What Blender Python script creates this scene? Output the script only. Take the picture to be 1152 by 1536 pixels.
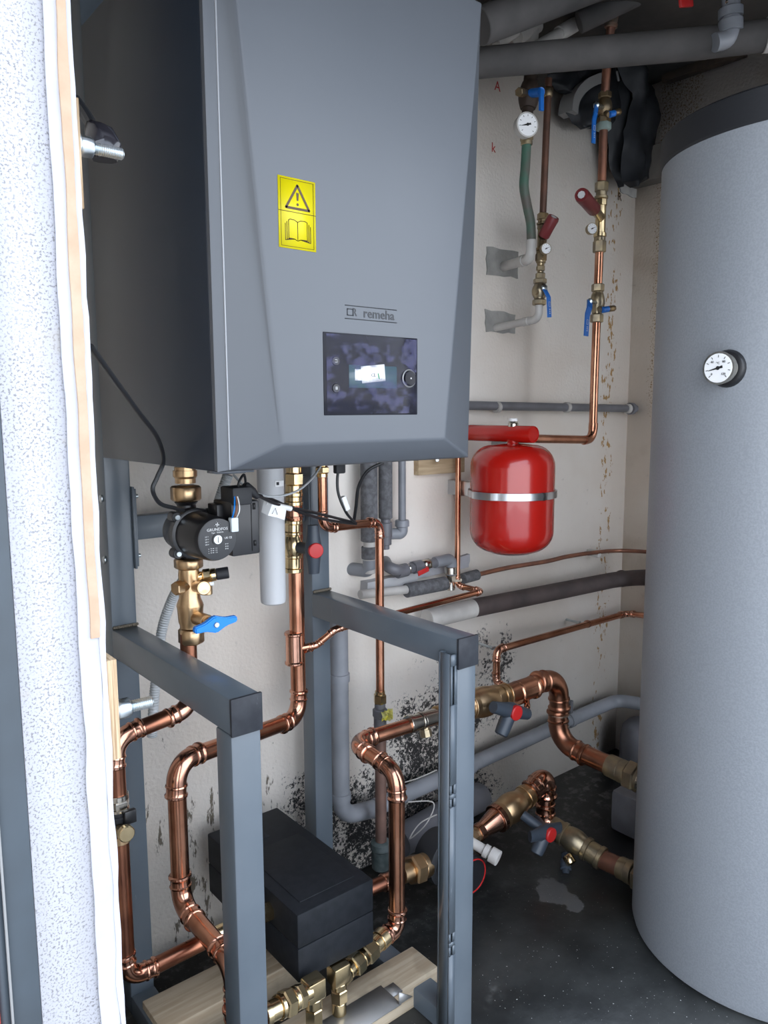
import bpy, bmesh, math, random
from mathutils import Vector, Matrix, noise
for o in list(bpy.data.objects): bpy.data.objects.remove(o)
random.seed(7)
S = bpy.context.scene; COL = S.collection; PI = math.pi

# ---------------- camera ----------------
F = 1155.0; CZ = 1.235
yw, pt, rl = math.radians(39.25), math.radians(7.5), math.radians(-.25)
cf = Vector((math.sin(yw)*math.cos(pt), math.cos(yw)*math.cos(pt), -math.sin(pt)))
r0 = Vector((math.cos(yw), -math.sin(yw), 0)); u0 = r0.cross(cf)
cr = r0*math.cos(rl)+u0*math.sin(rl); cu = -r0*math.sin(rl)+u0*math.cos(rl)
cam = bpy.data.cameras.new('camera'); camo = bpy.data.objects.new('camera', cam); COL.objects.link(camo)
camo.matrix_world = Matrix(((cr.x, cu.x, -cf.x, 0), (cr.y, cu.y, -cf.y, 0), (cr.z, cu.z, -cf.z, CZ), (0, 0, 0, 1)))
cam.sensor_fit = 'VERTICAL'; cam.sensor_height = 36; cam.sensor_width = 27; cam.lens = 36*F/1536; cam.clip_start = .02
S.camera = camo

# ---------------- light ----------------
w = bpy.data.worlds.new('sky'); S.world = w; w.use_nodes = True
nt = w.node_tree; bg = nt.nodes['Background']
tc = nt.nodes.new('ShaderNodeTexCoord'); sp = nt.nodes.new('ShaderNodeSeparateXYZ'); rp = nt.nodes.new('ShaderNodeValToRGB')
nt.links.new(tc.outputs['Generated'], sp.inputs[0]); nt.links.new(sp.outputs['Z'], rp.inputs[0]); nt.links.new(rp.outputs[0], bg.inputs[0])
rp.color_ramp.elements[0].color = (.88, .93, 1, 1); rp.color_ramp.elements[1].color = (.66, .79, 1, 1)
bg.inputs[1].default_value = 1.75; w.cycles.sampling_method = 'NONE'
S.view_settings.view_transform = 'Standard'; S.view_settings.look = 'None'
S.view_settings.gamma = 1; S.view_settings.use_curve_mapping = False; S.view_settings.exposure = 1.3

# ---------------- measuring ----------------
def Q(x, y, Y=None, X=None, Z=None):          # photograph pixel on a world plane -> point
    d = cf+cr*((x-576)/F)-cu*((y-768)/F)
    t = Y/d.y if Y is not None else X/d.x if X is not None else (Z-CZ)/d.z
    return Vector((0, 0, CZ))+d*t
def fw(p): return (p-Vector((0, 0, CZ))).dot(cf)
def rad(p, wpx): return wpx*fw(p)/F/2
def V(*a): return Vector(a)
DX, DY, DZ = V(1, 0, 0), V(0, 1, 0), V(0, 0, 1)

# ---------------- materials ----------------
def mat(name, c, rough=.5, metal=0, var=0, vs=8, bump=0, bs=60, c2=None, spec=None, alpha=None, trans=None, coat=None, rvar=0):
    m = bpy.data.materials.new(name); m.use_nodes = True; n = m.node_tree.nodes; l = m.node_tree.links
    b = n['Principled BSDF']; b.inputs['Roughness'].default_value = rough; b.inputs['Metallic'].default_value = metal
    b.inputs['Base Color'].default_value = (*c, 1)
    if spec is not None: b.inputs['Specular IOR Level'].default_value = spec
    if alpha is not None: b.inputs['Alpha'].default_value = alpha
    if trans is not None: b.inputs['Transmission Weight'].default_value = trans
    if coat: b.inputs['Coat Weight'].default_value = coat; b.inputs['Coat Roughness'].default_value = .05
    t = n.new('ShaderNodeTexCoord')
    if var or c2:
        k = n.new('ShaderNodeTexNoise'); k.inputs['Scale'].default_value = vs; k.inputs['Detail'].default_value = 6
        r = n.new('ShaderNodeValToRGB'); l.new(t.outputs['Object'], k.inputs['Vector']); l.new(k.outputs['Fac'], r.inputs[0])
        e = r.color_ramp.elements; e[0].position = .38; e[1].position = .64
        d = c2 if c2 else tuple(x*(1-var) for x in c)
        e[0].color = (*d, 1); e[1].color = (*c, 1); l.new(r.outputs[0], b.inputs['Base Color'])
        if rvar:
            mr = n.new('ShaderNodeMapRange'); mr.inputs['To Min'].default_value = rough-rvar; mr.inputs['To Max'].default_value = rough+rvar
            l.new(k.outputs['Fac'], mr.inputs['Value']); l.new(mr.outputs[0], b.inputs['Roughness'])
    if bump:
        k = n.new('ShaderNodeTexNoise'); k.inputs['Scale'].default_value = bs; k.inputs['Detail'].default_value = 4
        q = n.new('ShaderNodeBump'); q.inputs['Strength'].default_value = bump; q.inputs['Distance'].default_value = .002
        l.new(t.outputs['Object'], k.inputs['Vector']); l.new(k.outputs['Fac'], q.inputs['Height']); l.new(q.outputs[0], b.inputs['Normal'])
    return m
COP = mat('copper', (.66, .33, .21), .24, 1, vs=14, c2=(.46, .20, .12), bump=.05, bs=25, rvar=.08)
COPD = mat('copper_dark', (.40, .17, .10), .3, 1, vs=12, c2=(.24, .10, .065), rvar=.08)
COPT = mat('copper_tarnished', (.15, .072, .048), .5, .6, vs=20, c2=(.10, .055, .04), bump=.1)
PVCT = mat('dusty_lagging', (.095, .088, .085), .8, vs=14, c2=(.07, .066, .064), bump=.3)
COPK = mat('copper_browned', (.50, .23, .14), .3, 1, vs=14, c2=(.30, .14, .09), rvar=.08)
COPQ = mat('copper_dull', (.20, .115, .09), .5, .3, vs=20, c2=(.14, .085, .07))
COPO = mat('copper_aged', (.36, .16, .10), .45, .8, vs=20, c2=(.22, .11, .08), bump=.1, bs=60)
COPB = mat('copper_elbow', (.70, .38, .27), .17, 1, vs=20, c2=(.5, .24, .16), bump=.05, bs=40)
COPV = mat('copper_oxidised', (.42, .22, .15), .42, .8, vs=26, c2=(.30, .27, .22), bump=.1)
BRS = mat('brass', (.66, .46, .27), .32, 1, vs=22, c2=(.50, .34, .19), rvar=.08, bump=.05, bs=90)
BRSH = mat('brass_bright', (.80, .64, .38), .2, 1, vs=20, c2=(.58, .45, .26))
BRSD = mat('brass_dull', (.30, .21, .11), .45, .9, vs=30, c2=(.19, .15, .10), bump=.15, bs=80)
BRSO = mat('brass_tarnished', (.45, .36, .22), .38, .9, vs=26, c2=(.26, .22, .16), bump=.15, bs=80)
NIK = mat('nickel', (.66, .62, .54), .2, 1, vs=20, c2=(.5, .46, .40))
ZNC = mat('zinc', (.62, .66, .68), .3, 1, vs=30, c2=(.48, .53, .55))
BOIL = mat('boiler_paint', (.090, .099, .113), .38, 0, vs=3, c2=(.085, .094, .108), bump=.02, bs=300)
BOILS = mat('boiler_paint_shaded', (.020, .028, .042), .30, 0)  # shade on the boiler side put into the colour, darker than the cover
STEEL = mat('steel_primer', (.108, .130, .152), .28, .0, vs=7, c2=(.092, .113, .135), bump=.04, bs=50)
CAP = mat('black_cap', (.018, .020, .026), .5, 0, vs=40, c2=(.030, .033, .04), spec=.3)
def scratch(m, amt=.6, c=(.34, .37, .39)):
    n, l, b = nodes(m); src = b.inputs['Base Color'].links[0].from_socket
    t = n.new('ShaderNodeTexCoord'); mp = n.new('ShaderNodeMapping'); mp.inputs['Scale'].default_value = (60, 60, 9); l.new(t.outputs['Object'], mp.inputs['Vector'])
    k = n.new('ShaderNodeTexNoise'); k.inputs['Scale'].default_value = 1.5; k.inputs['Detail'].default_value = 7; k.inputs['Roughness'].default_value = .75; l.new(mp.outputs[0], k.inputs['Vector'])
    r = n.new('ShaderNodeMapRange'); r.inputs['From Min'].default_value = .66; r.inputs['From Max'].default_value = .71; r.inputs['To Max'].default_value = amt; l.new(k.outputs['Fac'], r.inputs['Value'])
    x = n.new('ShaderNodeMix'); x.data_type = 'RGBA'; l.new(r.outputs[0], x.inputs[0]); l.new(src, x.inputs[6]); x.inputs[7].default_value = (*c, 1); l.new(x.outputs[2], b.inputs['Base Color'])
def nodes(m): return m.node_tree.nodes, m.node_tree.links, m.node_tree.nodes['Principled BSDF']
scratch(STEEL, .35); scratch(CAP, .35, (.2, .21, .22))
BLK = mat('black_plastic', (.012, .012, .014), .32)
BLKM = mat('black_matt', (.014, .015, .018), .6, bump=.15, bs=200)
EPP = mat('black_foam_box', (.008, .010, .013), .62, vs=60, c2=(.012, .014, .018), bump=.1, bs=320, spec=.25)
RUB = mat('black_rubber', (.012, .013, .015), .4)
FILMB = mat('black_sheet', (.018, .020, .024), .42, vs=9, c2=(.035, .038, .044))
RED = mat('red_paint', (.40, .009, .005), .22, coat=.5)
REDP = mat('red_plastic', (.45, .015, .015), .4)
REDD = mat('dark_red_cap', (.16, .02, .022), .45)
BLU = mat('blue_lever', (.01, .13, .48), .4)
BLUB = mat('bright_blue_handle', (.0, .21, .72), .35)
DKH = mat('slate_handle', (.035, .046, .062), .45)
WHT = mat('white_plastic', (.80, .80, .80), .4)
LBL = mat('white_label', (.85, .85, .85), .5)
PVC = mat('grey_pvc', (.24, .25, .275), .42, vs=12, c2=(.19, .20, .22))
PVCD = mat('grey_pvc_dark', (.15, .15, .165), .45, vs=12, c2=(.11, .11, .12))
PVCW = mat('white_pipe', (.52, .50, .47), .5, vs=14, c2=(.40, .38, .36))
FOAM = mat('grey_foam', (.15, .15, .16), .9, vs=90, c2=(.09, .09, .095), bump=.4, bs=160)
FOAMD = mat('brown_foam', (.075, .055, .052), .7, vs=12, c2=(.045, .034, .033), bump=.2, bs=60)
HOSE = mat('grey_corrugated', (.42, .44, .45), .5)
GRNH = mat('green_hose', (.05, .13, .09), .6, vs=16, c2=(.10, .09, .075), bump=.3)
FROST = mat('frosted_plastic', (.62, .63, .65), .45, trans=.15)
YEL = mat('yellow_sticker', (.62, .53, .0), .45)
YELR = mat('yellow_rag', (.95, .85, .08), .7, vs=60, c2=(.75, .72, .35))
INK = mat('black_ink', (.01, .01, .01), .5)
INKB = mat('brown_ink', (.06, .03, .01), .5)
INKD = mat('dark_print', (.02, .022, .027), .45)
INKW = mat('white_print', (.6, .6, .6), .5)
GLS = mat('black_glass', (.005, .005, .010), .12, spec=.2)
LCD = mat('lcd', (.075, .12, .14), .15)
FILM = mat('film_ripple', (.05, .05, .16), .12, alpha=.45)
OXR = mat('pencil_red', (.35, .03, .02), .8)
ALU = mat('plate_metal', (.42, .41, .40), .4, .45, vs=8, c2=(.32, .32, .31))
ALR = mat('clamp_metal', (.58, .60, .62), .3, 1)

def nodes(m):
    return m.node_tree.nodes, m.node_tree.links, m.node_tree.nodes['Principled BSDF']
class NG:
    """small helper to write node expressions"""
    def __init__(s, name, rough=.9):
        s.m = bpy.data.materials.new(name); s.m.use_nodes = True; s.n, s.l, s.b = nodes(s.m)
        s.b.inputs['Roughness'].default_value = rough
        s.tc = s.n.new('ShaderNodeTexCoord').outputs['Object']
        q = s.n.new('ShaderNodeSeparateXYZ'); s.l.new(s.tc, q.inputs[0]); s.x, s.y, s.z = q.outputs
    def scale(s, v):
        q = s.n.new('ShaderNodeMapping'); q.inputs['Scale'].default_value = v; s.l.new(s.tc, q.inputs['Vector']); return q.outputs[0]
    def noise(s, sc, det=4, rough=.5, vec=None):
        q = s.n.new('ShaderNodeTexNoise'); q.inputs['Scale'].default_value = sc; q.inputs['Detail'].default_value = det
        q.inputs['Roughness'].default_value = rough; s.l.new(vec or s.tc, q.inputs['Vector']); return q.outputs['Fac']
    def voro(s, sc):
        q = s.n.new('ShaderNodeTexVoronoi'); q.inputs['Scale'].default_value = sc; s.l.new(s.tc, q.inputs['Vector']); return q.outputs['Distance']
    def math(s, op, a, b=0):
        q = s.n.new('ShaderNodeMath'); q.operation = op; q.use_clamp = False
        for i, v in enumerate((a, b)):
            if isinstance(v, (int, float)): q.inputs[i].default_value = v
            else: s.l.new(v, q.inputs[i])
        return q.outputs[0]
    def ramp(s, v, a, b, lo=0, hi=1):
        q = s.n.new('ShaderNodeMapRange'); q.interpolation_type = 'SMOOTHSTEP'
        for i, k in zip(('From Min', 'From Max', 'To Min', 'To Max'), (a, b, lo, hi)): q.inputs[i].default_value = k
        s.l.new(v, q.inputs['Value']); return q.outputs[0]
    def mix(s, f, a, b):
        q = s.n.new('ShaderNodeMix'); q.data_type = 'RGBA'
        if isinstance(f, (int, float)): q.inputs[0].default_value = f
        else: s.l.new(f, q.inputs[0])
        for i, v in ((6, a), (7, b)):
            if isinstance(v, tuple): q.inputs[i].default_value = (*v, 1)
            else: s.l.new(v, q.inputs[i])
        return q.outputs[2]
    def out(s, c, h=None, st=.5, dist=.003):
        s.l.new(c, s.b.inputs['Base Color'])
        if h is not None:
            q = s.n.new('ShaderNodeBump'); q.inputs['Strength'].default_value = st; q.inputs['Distance'].default_value = dist
            s.l.new(h, q.inputs['Height']); s.l.new(q.outputs[0], s.b.inputs['Normal'])
        return s.m
    def band(s, v, c, wd, soft):  # 1 inside |v-c|<wd
        d = s.math('ABSOLUTE', s.math('SUBTRACT', v, c)); return s.ramp(d, wd, wd+soft, 1, 0)
def wall_mat(right=False):
    g = NG('render_wall_right' if right else 'render_wall_back')
    big = g.noise(3, 5); c = g.mix(g.ramp(big, .35, .65), (.80, .725, .645), (.87, .815, .75))
    fine = g.noise(120, 3)
    c = g.mix(g.math('MULTIPLY', g.ramp(g.noise(45, 5, .7), .62, .72), .5), c, (.60, .55, .50))
    strk = g.noise(1, 5, .65, g.scale((38, 38, 11))); spk = g.noise(150, 5, .75)
    if not right:
        # black mould speckle low on the wall
        d = g.math('ADD', g.z, g.math('MULTIPLY', g.math('SUBTRACT', g.noise(5, 4), .5), .7)); d = g.math('ADD', d, g.math('MULTIPLY', g.ramp(g.x, 1.35, 1.9, 0, 1), .35))
        low = g.ramp(d, .20, .72, 1, 0); side = g.band(g.x, 1.42, .38, .35)
        a = g.math('MULTIPLY', low, side)
        thr = g.math('SUBTRACT', .80, g.math('MULTIPLY', a, .345))
        sp_ = g.math('SUBTRACT', g.math('ADD', g.math('MULTIPLY', spk, .7), g.math('MULTIPLY', g.noise(22, 3), .3)), thr)
        c = g.mix(g.ramp(sp_, 0, .035), c, (.035, .033, .033))
        # dark core patches
        core = g.math('MULTIPLY', g.band(g.z, .40, .10, .22), g.band(g.x, 1.58, .14, .22))
        co = g.math('SUBTRACT', g.math('ADD', g.math('MULTIPLY', g.noise(9, 4, .6), .5), g.math('MULTIPLY', g.noise(95, 5, .75), .5)), g.math('SUBTRACT', .72, g.math('MULTIPLY', core, .23)))
        c = g.mix(g.ramp(co, 0, .05), c, (.05, .045, .042))
        # brownish mould streaks at the left
        lf = g.math('MULTIPLY', g.band(g.x, .78, .12, .2), g.ramp(g.z, .3, .75, 1, 0))
        st = g.math('SUBTRACT', strk, g.math('SUBTRACT', .80, g.math('MULTIPLY', lf, .25)))
        c = g.mix(g.ramp(st, 0, .05), c, (.20, .17, .13))
        # rust runs near the corner
        xx = g.math('ADD', g.x, g.math('MULTIPLY', g.math('SUBTRACT', g.noise(7, 3), .5), .12))
        rs = g.math('MULTIPLY', g.band(xx, 2.245, .01, .07), g.ramp(g.noise(1, 3, .5, g.scale((9, 9, 5))), .33, .5))
        rr = g.math('SUBTRACT', g.noise(1, 4, .6, g.scale((75, 75, 38))), g.math('SUBTRACT', .84, g.math('MULTIPLY', rs, .31)))
        c = g.mix(g.ramp(rr, 0, .05), c, (.46, .27, .10))
    else:
        rs = g.math('MULTIPLY', g.band(g.y, 1.40, .05, .10), g.ramp(g.z, .9, 1.3))
        rr = g.math('SUBTRACT', spk, g.math('SUBTRACT', .86, g.math('MULTIPLY', rs, .36)))
        c = g.mix(g.ramp(rr, 0, .08), c, (.40, .27, .13))
        c = g.mix(g.math('MULTIPLY', g.ramp(g.noise(4, 5), .5, .66), .35), c, (.40, .30, .19))
    return g.out(c, fine, .35, .003)
WALLB = wall_mat(); WALLR = wall_mat(True)
def floor_mat():
    g = NG('bitumen', .38)
    c = g.mix(g.ramp(g.noise(6, 6, .6), .35, .7), (.012, .013, .013), (.035, .037, .036))
    dust = g.math('MULTIPLY', g.ramp(g.noise(3.2, 5, .65), .62, .74), g.ramp(g.noise(30, 4), .40, .6))
    c = g.mix(g.math('MULTIPLY', dust, .55), c, (.20, .20, .19))
    fp = Q(835, 1338, Z=0); dx = g.math('SUBTRACT', g.x, fp.x); dy = g.math('SUBTRACT', g.y, fp.y)
    rr = g.math('SQRT', g.math('ADD', g.math('MULTIPLY', dx, dx), g.math('MULTIPLY', dy, dy)))
    rr = g.math('ADD', rr, g.math('MULTIPLY', g.math('SUBTRACT', g.noise(11, 4), .5), .22))
    c = g.mix(g.math('MULTIPLY', g.ramp(rr, .045, .055, 1, 0), .6), c, (.16, .16, .16))
    nearw = g.math('MULTIPLY', g.ramp(g.y, 1.15, 1.45), g.ramp(g.noise(26, 5, .7), .5, .62))
    c = g.mix(g.math('MULTIPLY', nearw, .5), c, (.24, .24, .23))
    sp_ = g.ramp(g.noise(190, 2, .5), .715, .735); c = g.mix(g.math('MULTIPLY', sp_, .8), c, (.6, .6, .57))
    return g.out(c, g.noise(14, 5), .5, .006)
FLOOR = floor_mat()
def stucco_mat():
    g = NG('stucco', .95)
    sp_ = g.math('MULTIPLY', g.ramp(g.noise(520, 3, .6), .53, .60), g.ramp(g.noise(30, 3), .3, .6, .55, 1))
    c = g.mix(g.math('MULTIPLY', sp_, .75), (.42, .42, .455), (.14, .135, .135))
    c = g.mix(g.math('MULTIPLY', g.ramp(g.noise(16, 6, .7), .60, .66), .45), c, (.40, .37, .33))
    return g.out(c, g.noise(330, 3, .6), -.5, .0025)
STUC = stucco_mat()
SKIM = mat('skim', (.44, .44, .47), .9, vs=30, c2=(.40, .40, .43), bump=.5, bs=70)
TAN = mat('board_edge', (.46, .34, .245), .9, vs=40, c2=(.42, .29, .20), bump=.5, bs=160)
CONC = mat('cement', (.33, .32, .30), .9, vs=30, c2=(.25, .245, .23), bump=.5, bs=90)
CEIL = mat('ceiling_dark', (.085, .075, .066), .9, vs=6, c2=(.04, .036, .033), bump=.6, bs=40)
LEDG = mat('ledge_dark', (.15, .135, .12), .9, vs=10, c2=(.10, .09, .08), bump=.4, bs=60)
RUST = mat('rusty_iron', (.055, .035, .022), .8, vs=30, c2=(.03, .022, .016), bump=.5, bs=90)
PAVE = mat('paving', (.60, .59, .57), .9, vs=8, c2=(.52, .51, .49), bump=.4)
FRMD = mat('anthracite_frame', (.045, .060, .075), .5, vs=10, c2=(.035, .045, .055))
SEAL = mat('seal_line', (.22, .22, .22), .5)
def wood_mat(name, a, b, ax=(2, 30, 30)):
    g = NG(name, .75)
    n_ = g.noise(1.6, 7, .62, g.scale(ax)); c = g.mix(g.ramp(n_, .38, .62), a, b)
    c = g.mix(g.math('MULTIPLY', g.ramp(g.noise(9, 4), .58, .68), .35), c, tuple(x*.5 for x in a))
    return g.out(c, n_, .4, .002)
WOOD = wood_mat('pine', (.40, .31, .21), (.54, .45, .33))
PLY = wood_mat('plywood', (.34, .22, .12), (.56, .42, .27), (500, 60, 8))
CARD = wood_mat('ply_plate', (.36, .26, .15), (.50, .38, .24))
def tank_mat():
    g = NG('tank_jacket', .42); h = g.noise(170, 3, .6)
    c = g.mix(g.ramp(g.noise(260, 4), .4, .6), (.235, .252, .275), (.265, .282, .305)); return g.out(c, h, .35, .0012)
TANK = tank_mat()

# ---------------- objects ----------------
def woff(p):
    v = V(0, 0, 0)
    while p: v += p.location; p = p.parent
    return v
def props(o, label=None, cat=None, group=None, kind=None):
    for k, v in (('label', label), ('category', cat), ('group', group), ('kind', kind)):
        if v: o[k] = v
    return o
def thing(name, label, cat, loc, group=None):
    o = bpy.data.objects.new(name, None); o.empty_display_size = .02; COL.objects.link(o); o.location = loc
    return props(o, label, cat, group)
def frame(d, up=None):
    d = d.normalized(); a = up if up is not None else (DZ if abs(d.z) < .9 else DX)
    u = (a-d*a.dot(d)).normalized(); return u, d.cross(u)
class MB:
    def __init__(s): s.bm = bmesh.new()
    def ring(s, c, u, v, r, n, ph=0):
        return [s.bm.verts.new(c+(u*math.cos(ph+2*PI*i/n)+v*math.sin(ph+2*PI*i/n))*r) for i in range(n)]
    def skin(s, rings, cap=True):
        n = len(rings[0])
        for a, b in zip(rings, rings[1:]):
            for i in range(n): s.bm.faces.new((a[i], a[(i+1) % n], b[(i+1) % n], b[i]))
        if cap:
            s.bm.faces.new(list(reversed(rings[0]))); s.bm.faces.new(rings[-1])
        return s
    def sweep(s, pts, rs, n=20, cap=True, flat=None):
        pts = [Vector(p) for p in pts]
        if not hasattr(rs, '__len__'): rs = [rs]*len(pts)
        d0 = (pts[1]-pts[0]).normalized(); u, v = frame(d0); rings = []
        for i, p in enumerate(pts):
            a = pts[i]-pts[i-1] if i else pts[1]-pts[0]; b = pts[i+1]-pts[i] if i < len(pts)-1 else a
            d = a.normalized()+b.normalized(); d = d.normalized() if d.length > 1e-6 else a.normalized()
            u = (u-d*u.dot(d)).normalized(); v = d.cross(u)
            rings.append(s.ring(p, u, v, rs[i], n))
        return s.skin(rings, cap)
    def lathe(s, p0, d, prof, n=28, up=None, ph=0):     # prof [(distance, radius)]
        d = d.normalized(); u, v = frame(d, up)
        return s.skin([s.ring(p0+d*t, u, v, max(r, 1e-5), n, ph) for t, r in prof])
    def cyl(s, a, b, r, n=24, ch=None):
        L = (b-a).length; c = ch if ch is not None else min(.0012, r*.15, L*.2)
        return s.lathe(a, b-a, [(0, r-c), (c, r), (L-c, r), (L, r-c)], n)
    def hex(s, a, b, r, n=6, up=None):
        L = (b-a).length; c = min(r*.12, L*.2)
        return s.lathe(a, b-a, [(0, r-c), (c, r), (L-c, r), (L, r-c)], n, up)
    def stack(s, a, b, segs):       # segs (kind, t0, t1, r) along a->b
        for k, t0, t1, r in segs:
            p, q = a.lerp(b, t0), a.lerp(b, t1)
            if k == 'c': s.cyl(p, q, r)
            elif k == 'h': s.hex(p, q, r)
            elif k == 'o': s.hex(p, q, r, 8)
            elif k == 'b':           # bulge
                L = (q-p).length; s.lathe(p, q-p, [(L*i/8, r*(.72+.28*math.sin(PI*i/8))) for i in range(9)])
            elif isinstance(k, float): s.lathe(p, q-p, [(0, k), ((q-p).length, r)])   # cone k -> r
        return s
    def box(s, c, hx, hy, hz, ax=(DX, DY, DZ), bev=0):
        vs = [s.bm.verts.new(c+ax[0]*hx*i+ax[1]*hy*j+ax[2]*hz*k) for i in (-1, 1) for j in (-1, 1) for k in (-1, 1)]
        fs = [s.bm.faces.new([vs[i] for i in q]) for q in ((0, 1, 3, 2), (4, 6, 7, 5), (0, 4, 5, 1), (2, 3, 7, 6), (0, 2, 6, 4), (1, 5, 7, 3))]
        if bev:
            es = {e for f in fs for e in f.edges}
            bmesh.ops.bevel(s.bm, geom=list(es), offset=bev, segments=2, affect='EDGES', profile=.5)
        return s
    def bx(s, x0, x1, y0, y1, z0, z1, bev=0):
        return s.box(V((x0+x1)/2, (y0+y1)/2, (z0+z1)/2), (x1-x0)/2, (y1-y0)/2, (z1-z0)/2, bev=bev)
    def bar(s, pts, wd, th, side):     # flat bar, side = width direction
        rings = []
        for i, p in enumerate(pts):
            d = (pts[min(i+1, len(pts)-1)]-pts[max(i-1, 0)]).normalized(); sd = (side-d*side.dot(d)).normalized(); nn = d.cross(sd)
            ww = wd[i] if hasattr(wd, '__len__') else wd
            rings.append([s.bm.verts.new(p+sd*a*ww/2+nn*b*th/2) for a, b in ((-1, -1), (1, -1), (1, 1), (-1, 1))])
        return s.skin(rings)
    def prism(s, poly, d):       # poly points, extruded by d
        a = [s.bm.verts.new(p) for p in poly]; b = [s.bm.verts.new(p+d) for p in poly]; n = len(a)
        s.bm.faces.new(a); s.bm.faces.new(list(reversed(b)))
        for i in range(n): s.bm.faces.new((a[i], b[i], b[(i+1) % n], a[(i+1) % n]))
        return s
    def build(s, name, m, parent=None, loc=None, smooth=True):
        bmesh.ops.recalc_face_normals(s.bm, faces=s.bm.faces)
        off = woff(parent) if parent else (loc if loc is not None else V(0, 0, 0))
        for v in s.bm.verts: v.co -= off
        for e in s.bm.edges:
            e.smooth = not (len(e.link_faces) == 2 and e.calc_face_angle(0) > .6)
        me = bpy.data.meshes.new(name); s.bm.to_mesh(me); s.bm.free(); me.materials.append(m)
        for p in me.polygons: p.use_smooth = smooth
        o = bpy.data.objects.new(name, me); COL.objects.link(o)
        if parent: o.parent = parent
        elif loc is not None: o.location = loc
        return o
def arc_pts(a, c, b, R):
    """rounded corner at c: tangent start, arc points, tangent end"""
    d1, d2 = (c-a).normalized(), (b-c).normalized(); th = d1.angle(d2)
    if th < .02: return [c]
    t = min(R*math.tan(th/2), (c-a).length*.48, (b-c).length*.48); R_ = t/math.tan(th/2)
    n = (d2-d1*d2.dot(d1)).normalized(); o = c-d1*t+n*R_
    k = max(4, int(th/.17)); return [o+(-n*math.cos(th*i/k)+d1*math.sin(th*i/k))*R_ for i in range(k+1)]
def rounded(pts, R):
    out = [pts[0]]
    for i in range(1, len(pts)-1): out += arc_pts(pts[i-1], pts[i], pts[i+1], R)
    return out+[pts[-1]]
def spline(pts, k=10):
    out = []; n = len(pts)
    for i in range(n-1):
        p0, p1, p2, p3 = pts[max(i-1, 0)], pts[i], pts[i+1], pts[min(i+2, n-1)]
        for j in range(k):
            t = j/k; out.append(.5*((2*p1)+(p2-p0)*t+(2*p0-5*p1+4*p2-p3)*t*t+(3*p1-p0-3*p2+p3)*t**3))
    return out+[pts[-1]]
def pipe_run(name, label, cat, pts, r, m=None, me=None, R=None, group=None, press=True, slv=1.5, couplings=()):
    """straight pipes with press elbows; every pipe and elbow is a part"""
    m = m or COP; me = me or COPB; R = R or r*2.3
    t = thing(name, label, cat, pts[0], group)
    cuts = [pts[0]]; el = []
    for i in range(1, len(pts)-1):
        a = arc_pts(pts[i-1], pts[i], pts[i+1], R)
        if len(a) < 2: cuts += [pts[i], pts[i]]; continue
        cuts += [a[0], a[-1]]; el.append(a)
    cuts.append(pts[-1])
    for a, b in zip(cuts[::2], cuts[1::2]):
        if (b-a).length > 1e-4: MB().sweep([a, b], r, 24).build('pipe', m, t)
    for a in el:
        d0 = (a[1]-a[0]).normalized(); d1 = (a[-1]-a[-2]).normalized(); s_ = r*slv
        P_ = []; W_ = []
        if press:
            prof = [(0, 1.0), (.02, 1.10), (.10, 1.22), (.24, 1.24), (.34, 1.10), (.45, 1.07), (.78, 1.09), (.86, 1.2), (.97, 1.16)]
        else: prof = [(0, 1.0), (.03, 1.13), (.9, 1.13)]
        for q, k in prof: P_.append(a[0]-d0*s_*(1-q)); W_.append(r*k)
        for p in a: P_.append(p); W_.append(r*1.08)
        for q, k in reversed(prof): P_.append(a[-1]+d1*s_*(1-q)); W_.append(r*k)
        MB().sweep(P_, W_, 24).build('elbow', me, t)
    for p, d, L in couplings: coupling(t, p, d, r, L, me)
    return t
def coupling(t, p, d, r, L, m=None, name='coupling'):
    d = d.normalized(); h = L/2; b = min(L*.16, r*.35)
    MB().lathe(p-d*h, d, [(0, r), (0, r*1.12), (b*.4, r*1.24), (b, r*1.24), (b*1.4, r*1.09), (L-b*1.4, r*1.09), (L-b, r*1.24), (L-b*.4, r*1.24), (L, r*1.12), (L, r)]).build(name, m or COPB, t)
def plain(name, label, cat, pts, r, m, group=None, n=16):
    t = MB().sweep(pts, r, n).build(name, m, None, Vector(pts[0])); return props(t, label, cat, group)
def text(s, p, size, right, up, m, parent, name='lettering', align='CENTER', ext=.0003, sx=1, off=0):
    cu_ = bpy.data.curves.new('txt', 'FONT'); cu_.body = s; cu_.size = size; cu_.extrude = ext; cu_.align_x = align; cu_.align_y = 'CENTER'; cu_.resolution_u = 2; cu_.offset = off
    ob = bpy.data.objects.new('txt', cu_); COL.objects.link(ob)
    me = bpy.data.meshes.new_from_object(ob.evaluated_get(bpy.context.evaluated_depsgraph_get())); bpy.data.objects.remove(ob)
    right = right.normalized(); nrm = right.cross(up).normalized(); up = nrm.cross(right); off = woff(parent)
    off = woff(parent)
    for v in me.vertices: v.co = p+right*v.co.x*sx+up*v.co.y+nrm*v.co.z-off
    me.materials.clear(); me.materials.append(m); o = bpy.data.objects.new(name, me); COL.objects.link(o); o.parent = parent; return o
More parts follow.
